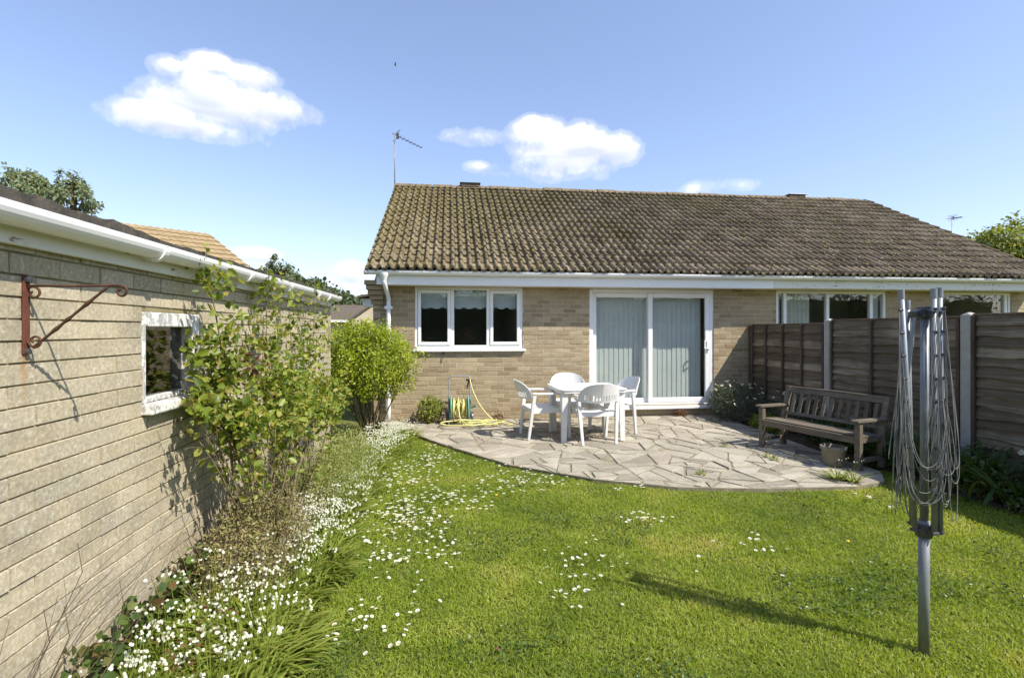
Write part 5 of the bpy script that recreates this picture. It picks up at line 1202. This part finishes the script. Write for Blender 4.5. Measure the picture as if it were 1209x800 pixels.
tp_ = at_depth(1190, 264, 24); tree('maple_tree', 'light green tree with open crown behind the right end of the roof', (tp_.x + .6, tp_.y, 0), tp_.z, (tp_.x + .45, tp_.y, tp_.z - 1.7), (2.5, 2.4, 1.8), 11000, .17, M['spring'], 34, .22, 9)
tp_ = at_depth(331, 303, 70); tree('oak_tree', 'dark round tree on the skyline behind the rose tips', (tp_.x, tp_.y, 0), tp_.z, (tp_.x, tp_.y, tp_.z - 3.2), (3.0, 3.0, 3.2), 2600, .38, M['wood_green'], 24, .4, 12)
# wooded hill
sk = [(150, 318), (250, 316), (330, 322), (350, 322), (375, 332), (402, 343), (430, 352), (470, 362), (560, 375)]
hp = [at_depth(px, py + 6, 150) for px, py in sk]; b_ = MB(); n = len(hp)
b_.add([(p.x, p.y, p.z) for p in hp] + [(p.x * .82, p.y * .82, 0) for p in hp] + [(p.x * 1.3, p.y * 1.3, 0) for p in hp], [(i, i + 1, n + i + 1, n + i) for i in range(n - 1)] + [(i, i + 1, 2 * n + i + 1, 2 * n + i) for i in range(n - 1)])
M['hill'] = plain('wooded hillside', (.05, .065, .035), .95, .2, .05); tag(obj('hill', b_, M['hill']), kind='structure')
n = 9000; u = rng.random(n) * (len(hp) - 1.001); i0 = u.astype(int); f = (u - i0)[:, None]; H = np.array([tuple(p) for p in hp]); top = H[i0] * (1 - f) + H[i0 + 1] * f; v = rng.random((n, 1)) ** 2 * .8; pos = top * (1 - v) + top * np.array([.82, .82, 0]) * v
pos[:, 2] += (1.3 * vnoise(pos[:, 0], pos[:, 1], .35, 2) + .8 * rng.random(n) + .2).clip(-.5, 3); pos += rng.normal(size=(n, 3)) * .6
hw_o = leafobj('woodland', [leaves(pos, .95, .7, None, .9)], M['wood_green']); tag(hw_o, 'dark mass of trees covering the low hill on the skyline', 'woodland', kind='stuff')

# aerials
def aerial(label, top, foot_z, boom_dir, boom, nel, el):
    t = thing('television_aerial', label, 'aerial', (top.x, top.y, foot_z)); m = MB(); m.tube([(top.x, top.y, foot_z), (top.x, top.y, top.z + .06)], .013, 8); obj('mast', m, M['steel'], t, smooth=True)
    d = Vector(boom_dir).normalized(); s_ = d.cross(Vector((0, 0, 1))).normalized(); up = s_.cross(d); m = MB(); m.tube([top - d * .06, top + d * boom], .009, 6)
    for k in range(nel): p = top + d * (.14 + (boom - .16) * k / (nel - 1)); m.tube([p - s_ * el * (1 - .4 * k / nel), p + s_ * el * (1 - .4 * k / nel)], .006, 5)
    obj('boom', m, M['bolt'], t); m = MB()
    for k in (-1, 0, 1): m.tube([top + d * .05 + up * (.05 + .05 * abs(k)) * (1 if k >= 0 else -1) - s_ * .16, top + d * .05 + up * (.05 + .05 * abs(k)) * (1 if k >= 0 else -1) + s_ * .16], .006, 5)
    m.box(-.03, .03, -.03, .03, -.06, .06, Matrix.Translation(top + d * .08)); obj('reflector', m, M['bolt'], t)
zr = lambda Y: RZ - abs(Y - RY) * (RZ - EZ) / 4.4
c = on_y(466, 159, RY + .25); aerial('tall thin television aerial with long drooping boom at the left end of the ridge', c, zr(RY + .25) - .1, (.85, .5, -.22), .75, 7, .10)
c = on_y(1124, 257, RY + 6); aerial('small television aerial showing above the sloping right roof edge', c, 0, (.8, .3, .05), .5, 4, .26)
# unseen hedge, added behind the camera so the window panes mirror something dark
n = 26000; p = np.stack([rng.uniform(-14, 30, n), -8.2 + .9 * rng.random(n) * np.sign(rng.normal(size=n)), rng.random(n) ** .8 * 3.5], 1); p[:, 2] += .35 * vnoise(p[:, 0], p[:, 1], 1.2, 6) * (p[:, 2] > 2)
hp_ = MB()
for k in range(44): hp_.tube([(-14 + k, -8.2, 0), (-14 + k + .1, -8.2, 1.2), (-14 + k, -8.25, 2.4)], [.06, .045, .02], 6)
hp_.box(-14, 30, -8.55, -7.85, .25, 3.1)
hg = thing('added_hedge', 'tall dark evergreen hedge across the far end of the garden, mirrored in the window panes', 'hedge', (1.5, -8.2, 0)); obj('stems', hp_, M['hill'], hg); leafobj('foliage', [leaves(p, .13, .6, None, .8)], M['shade_green'], hg)
# bird
c = at_depth(467, 77, 45); t = thing('bird', 'tiny dark bird flying high above the aerial', 'bird', tuple(c)); m = MB()
m.lathe([(0, -.14), (.035, -.08), (.05, 0), (.035, .09), (.012, .17), (0, .19)], c, 10, (1, .3, 0)); m.add([c + Vector(v) for v in ((-.05, .02, .02), (.06, .02, .02), (.02, .26, .10), (-.05, .24, .10), (-.09, .42, .05), (-.05, -.02, .02), (.06, -.02, .02), (.02, -.26, .10), (-.05, -.24, .10), (-.09, -.42, .05))], [(0, 1, 2, 3), (3, 2, 4), (5, 8, 7, 6), (8, 9, 7)]); obj('body', m, M['bolt'], t)
# ------------------------------------------------------------------ sun, sky, clouds
sunv = Vector((.511, -.401, .761)).normalized()          # towards the sun: high, behind the camera and to the right
sd = bpy.data.lights.new('sun', 'SUN'); sd.energy = 3.45; sd.angle = R(.53); sd.color = (1.0, .94, .83)
so = bpy.data.objects.new('sun', sd); COL.objects.link(so); so.rotation_euler = sunv.to_track_quat('Z', 'Y').to_euler(); so.location = (6, -5, 12)
w = bpy.data.worlds.new('World'); scene.world = w; w.use_nodes = True; nt = w.node_tree; nt.nodes.clear()
out = nt.nodes.new('ShaderNodeOutputWorld'); bg = nt.nodes.new('ShaderNodeBackground'); nt.links.new(bg.outputs[0], out.inputs[0])
sky = nt.nodes.new('ShaderNodeTexSky'); sky.sky_type = 'NISHITA'; sky.sun_disc = False
sky.sun_elevation = math.asin(sunv.z); sky.sun_rotation = math.atan2(sunv.x, sunv.y); sky.air_density = 1.0; sky.dust_density = .6; sky.ozone_density = 1.4; sky.altitude = 60
bg.inputs[1].default_value = .15
dirn = nt.nodes.new('ShaderNodeTexCoord').outputs['Generated']
sep = N(nt, 'ShaderNodeSeparateXYZ'); nt.links.new(dirn, sep.inputs[0])
az = mathn(nt, 'ARCTAN2', sep.outputs[0], sep.outputs[1]); el = mathn(nt, 'ARCSINE', sep.outputs[2])
def azel(px, py): d = ray(px, py).normalized(); return math.atan2(d.x, d.y), math.asin(d.z)
n1 = noise(nt, dirn, 7.5, 8, .58, .3); n2 = noise(nt, dirn, 22, 6, .6); nz = mathn(nt, 'ADD', mathn(nt, 'MULTIPLY_ADD', n1, 3.0, -1.5), mathn(nt, 'MULTIPLY_ADD', n2, 2.0, -1.0))
lobes = [(262, 124, 92, 28, 1.15), (240, 98, 48, 28, 1.0), (196, 78, 22, 17, 1.2), (250, 74, 26, 14, 1.2), (295, 92, 36, 16, .9), (190, 140, 55, 20, .9), (240, 150, 60, 16, .7), (335, 128, 42, 22, 1.0), 
         (660, 178, 72, 26, 1.3), (632, 158, 40, 22, 1.25), (690, 165, 40, 20, 1.1), (730, 175, 34, 22, 1.2), (565, 197, 20, 9, 1.0), (640, 200, 85, 14, .7), (575, 163, 40, 9, .35), (300, 301, 40, 12, .9), (412, 320, 28, 15, 1.0), (425, 330, 40, 10, .6), (838, 222, 38, 8, .35), (20, 300, 60, 14, .5)]
fld = None; shade = None
for px, py, a, b, s in lobes:
    A, E = azel(px, py); off = math.hypot(px - 604.5, 389 - py); k = math.cos(math.atan(off / 604.5)) 
    wa, wb = a / 604.5 * k / math.cos(E), b / 604.5 * k
    u = mathn(nt, 'MULTIPLY', mathn(nt, 'SUBTRACT', az, A), 1 / wa); v = mathn(nt, 'MULTIPLY', mathn(nt, 'SUBTRACT', el, E), 1 / wb)
    r2 = mathn(nt, 'ADD', mathn(nt, 'MULTIPLY', u, u), mathn(nt, 'MULTIPLY', v, v)); f = mathn(nt, 'MULTIPLY', mathn(nt, 'SUBTRACT', 1.0, r2), s, None)
    f = mathn(nt, 'MAXIMUM', f, -1.5); fld = f if fld is None else mathn(nt, 'SMOOTH_MAX', fld, f, .25)
    sh = mathn(nt, 'MULTIPLY', v, mathn(nt, 'MAXIMUM', f, 0.0)); shade = sh if shade is None else mathn(nt, 'ADD', shade, sh)
den = mathn(nt, 'ADD', fld, nz); cov = ramp(nt, [(.0, (0, 0, 0)), (.26, (.24, .24, .24)), (.72, (.96, .96, .96))]); cov.color_ramp.interpolation = 'EASE'; nt.links.new(mathn(nt, 'MULTIPLY_ADD', den, .62, .14), cov.inputs[0])
cshade = ramp(nt, [(.15, (2.5, 2.7, 3.1)), (.42, (3.4, 3.5, 3.7)), (.66, (4.4, 4.4, 4.45))]); nt.links.new(mathn(nt, 'ADD', mathn(nt, 'MULTIPLY_ADD', shade, .7, .42), mathn(nt, 'MULTIPLY_ADD', n2, .3, -.14)), cshade.inputs[0])
gm_ = N(nt, 'ShaderNodeGamma'); gm_.inputs[1].default_value = .8; nt.links.new(sky.outputs[0], gm_.inputs[0])
skyc = mixc(nt, 1.0, gm_.outputs[0], (.91, .90, 1.01), 'MULTIPLY')
nt.links.new(mixc(nt, cov.outputs[0], skyc, cshade.outputs[0]), bg.inputs[0])
# ------------------------------------------------------------------ camera
cd = bpy.data.cameras.new('camera'); co = bpy.data.objects.new('camera', cd); COL.objects.link(co); scene.camera = co
co.location = (0, 0, EYE); co.rotation_euler = (R(90), 0, -YAW); cd.sensor_width = 36; cd.lens = 36 * FPX / 1209; cd.shift_y = -(400 - HOR) / 1209
cd.clip_start = .05; cd.clip_end = 2000
vs_ = scene.view_settings; vs_.view_transform = 'Standard'; vs_.look = 'None'; vs_.gamma = 1; vs_.use_curve_mapping = False; vs_.exposure = 1.10
scene.cycles.max_bounces = 7; scene.cycles.transparent_max_bounces = 12; scene.cycles.use_denoising = True
scene.cycles.caustics_reflective = False; scene.cycles.caustics_refractive = False
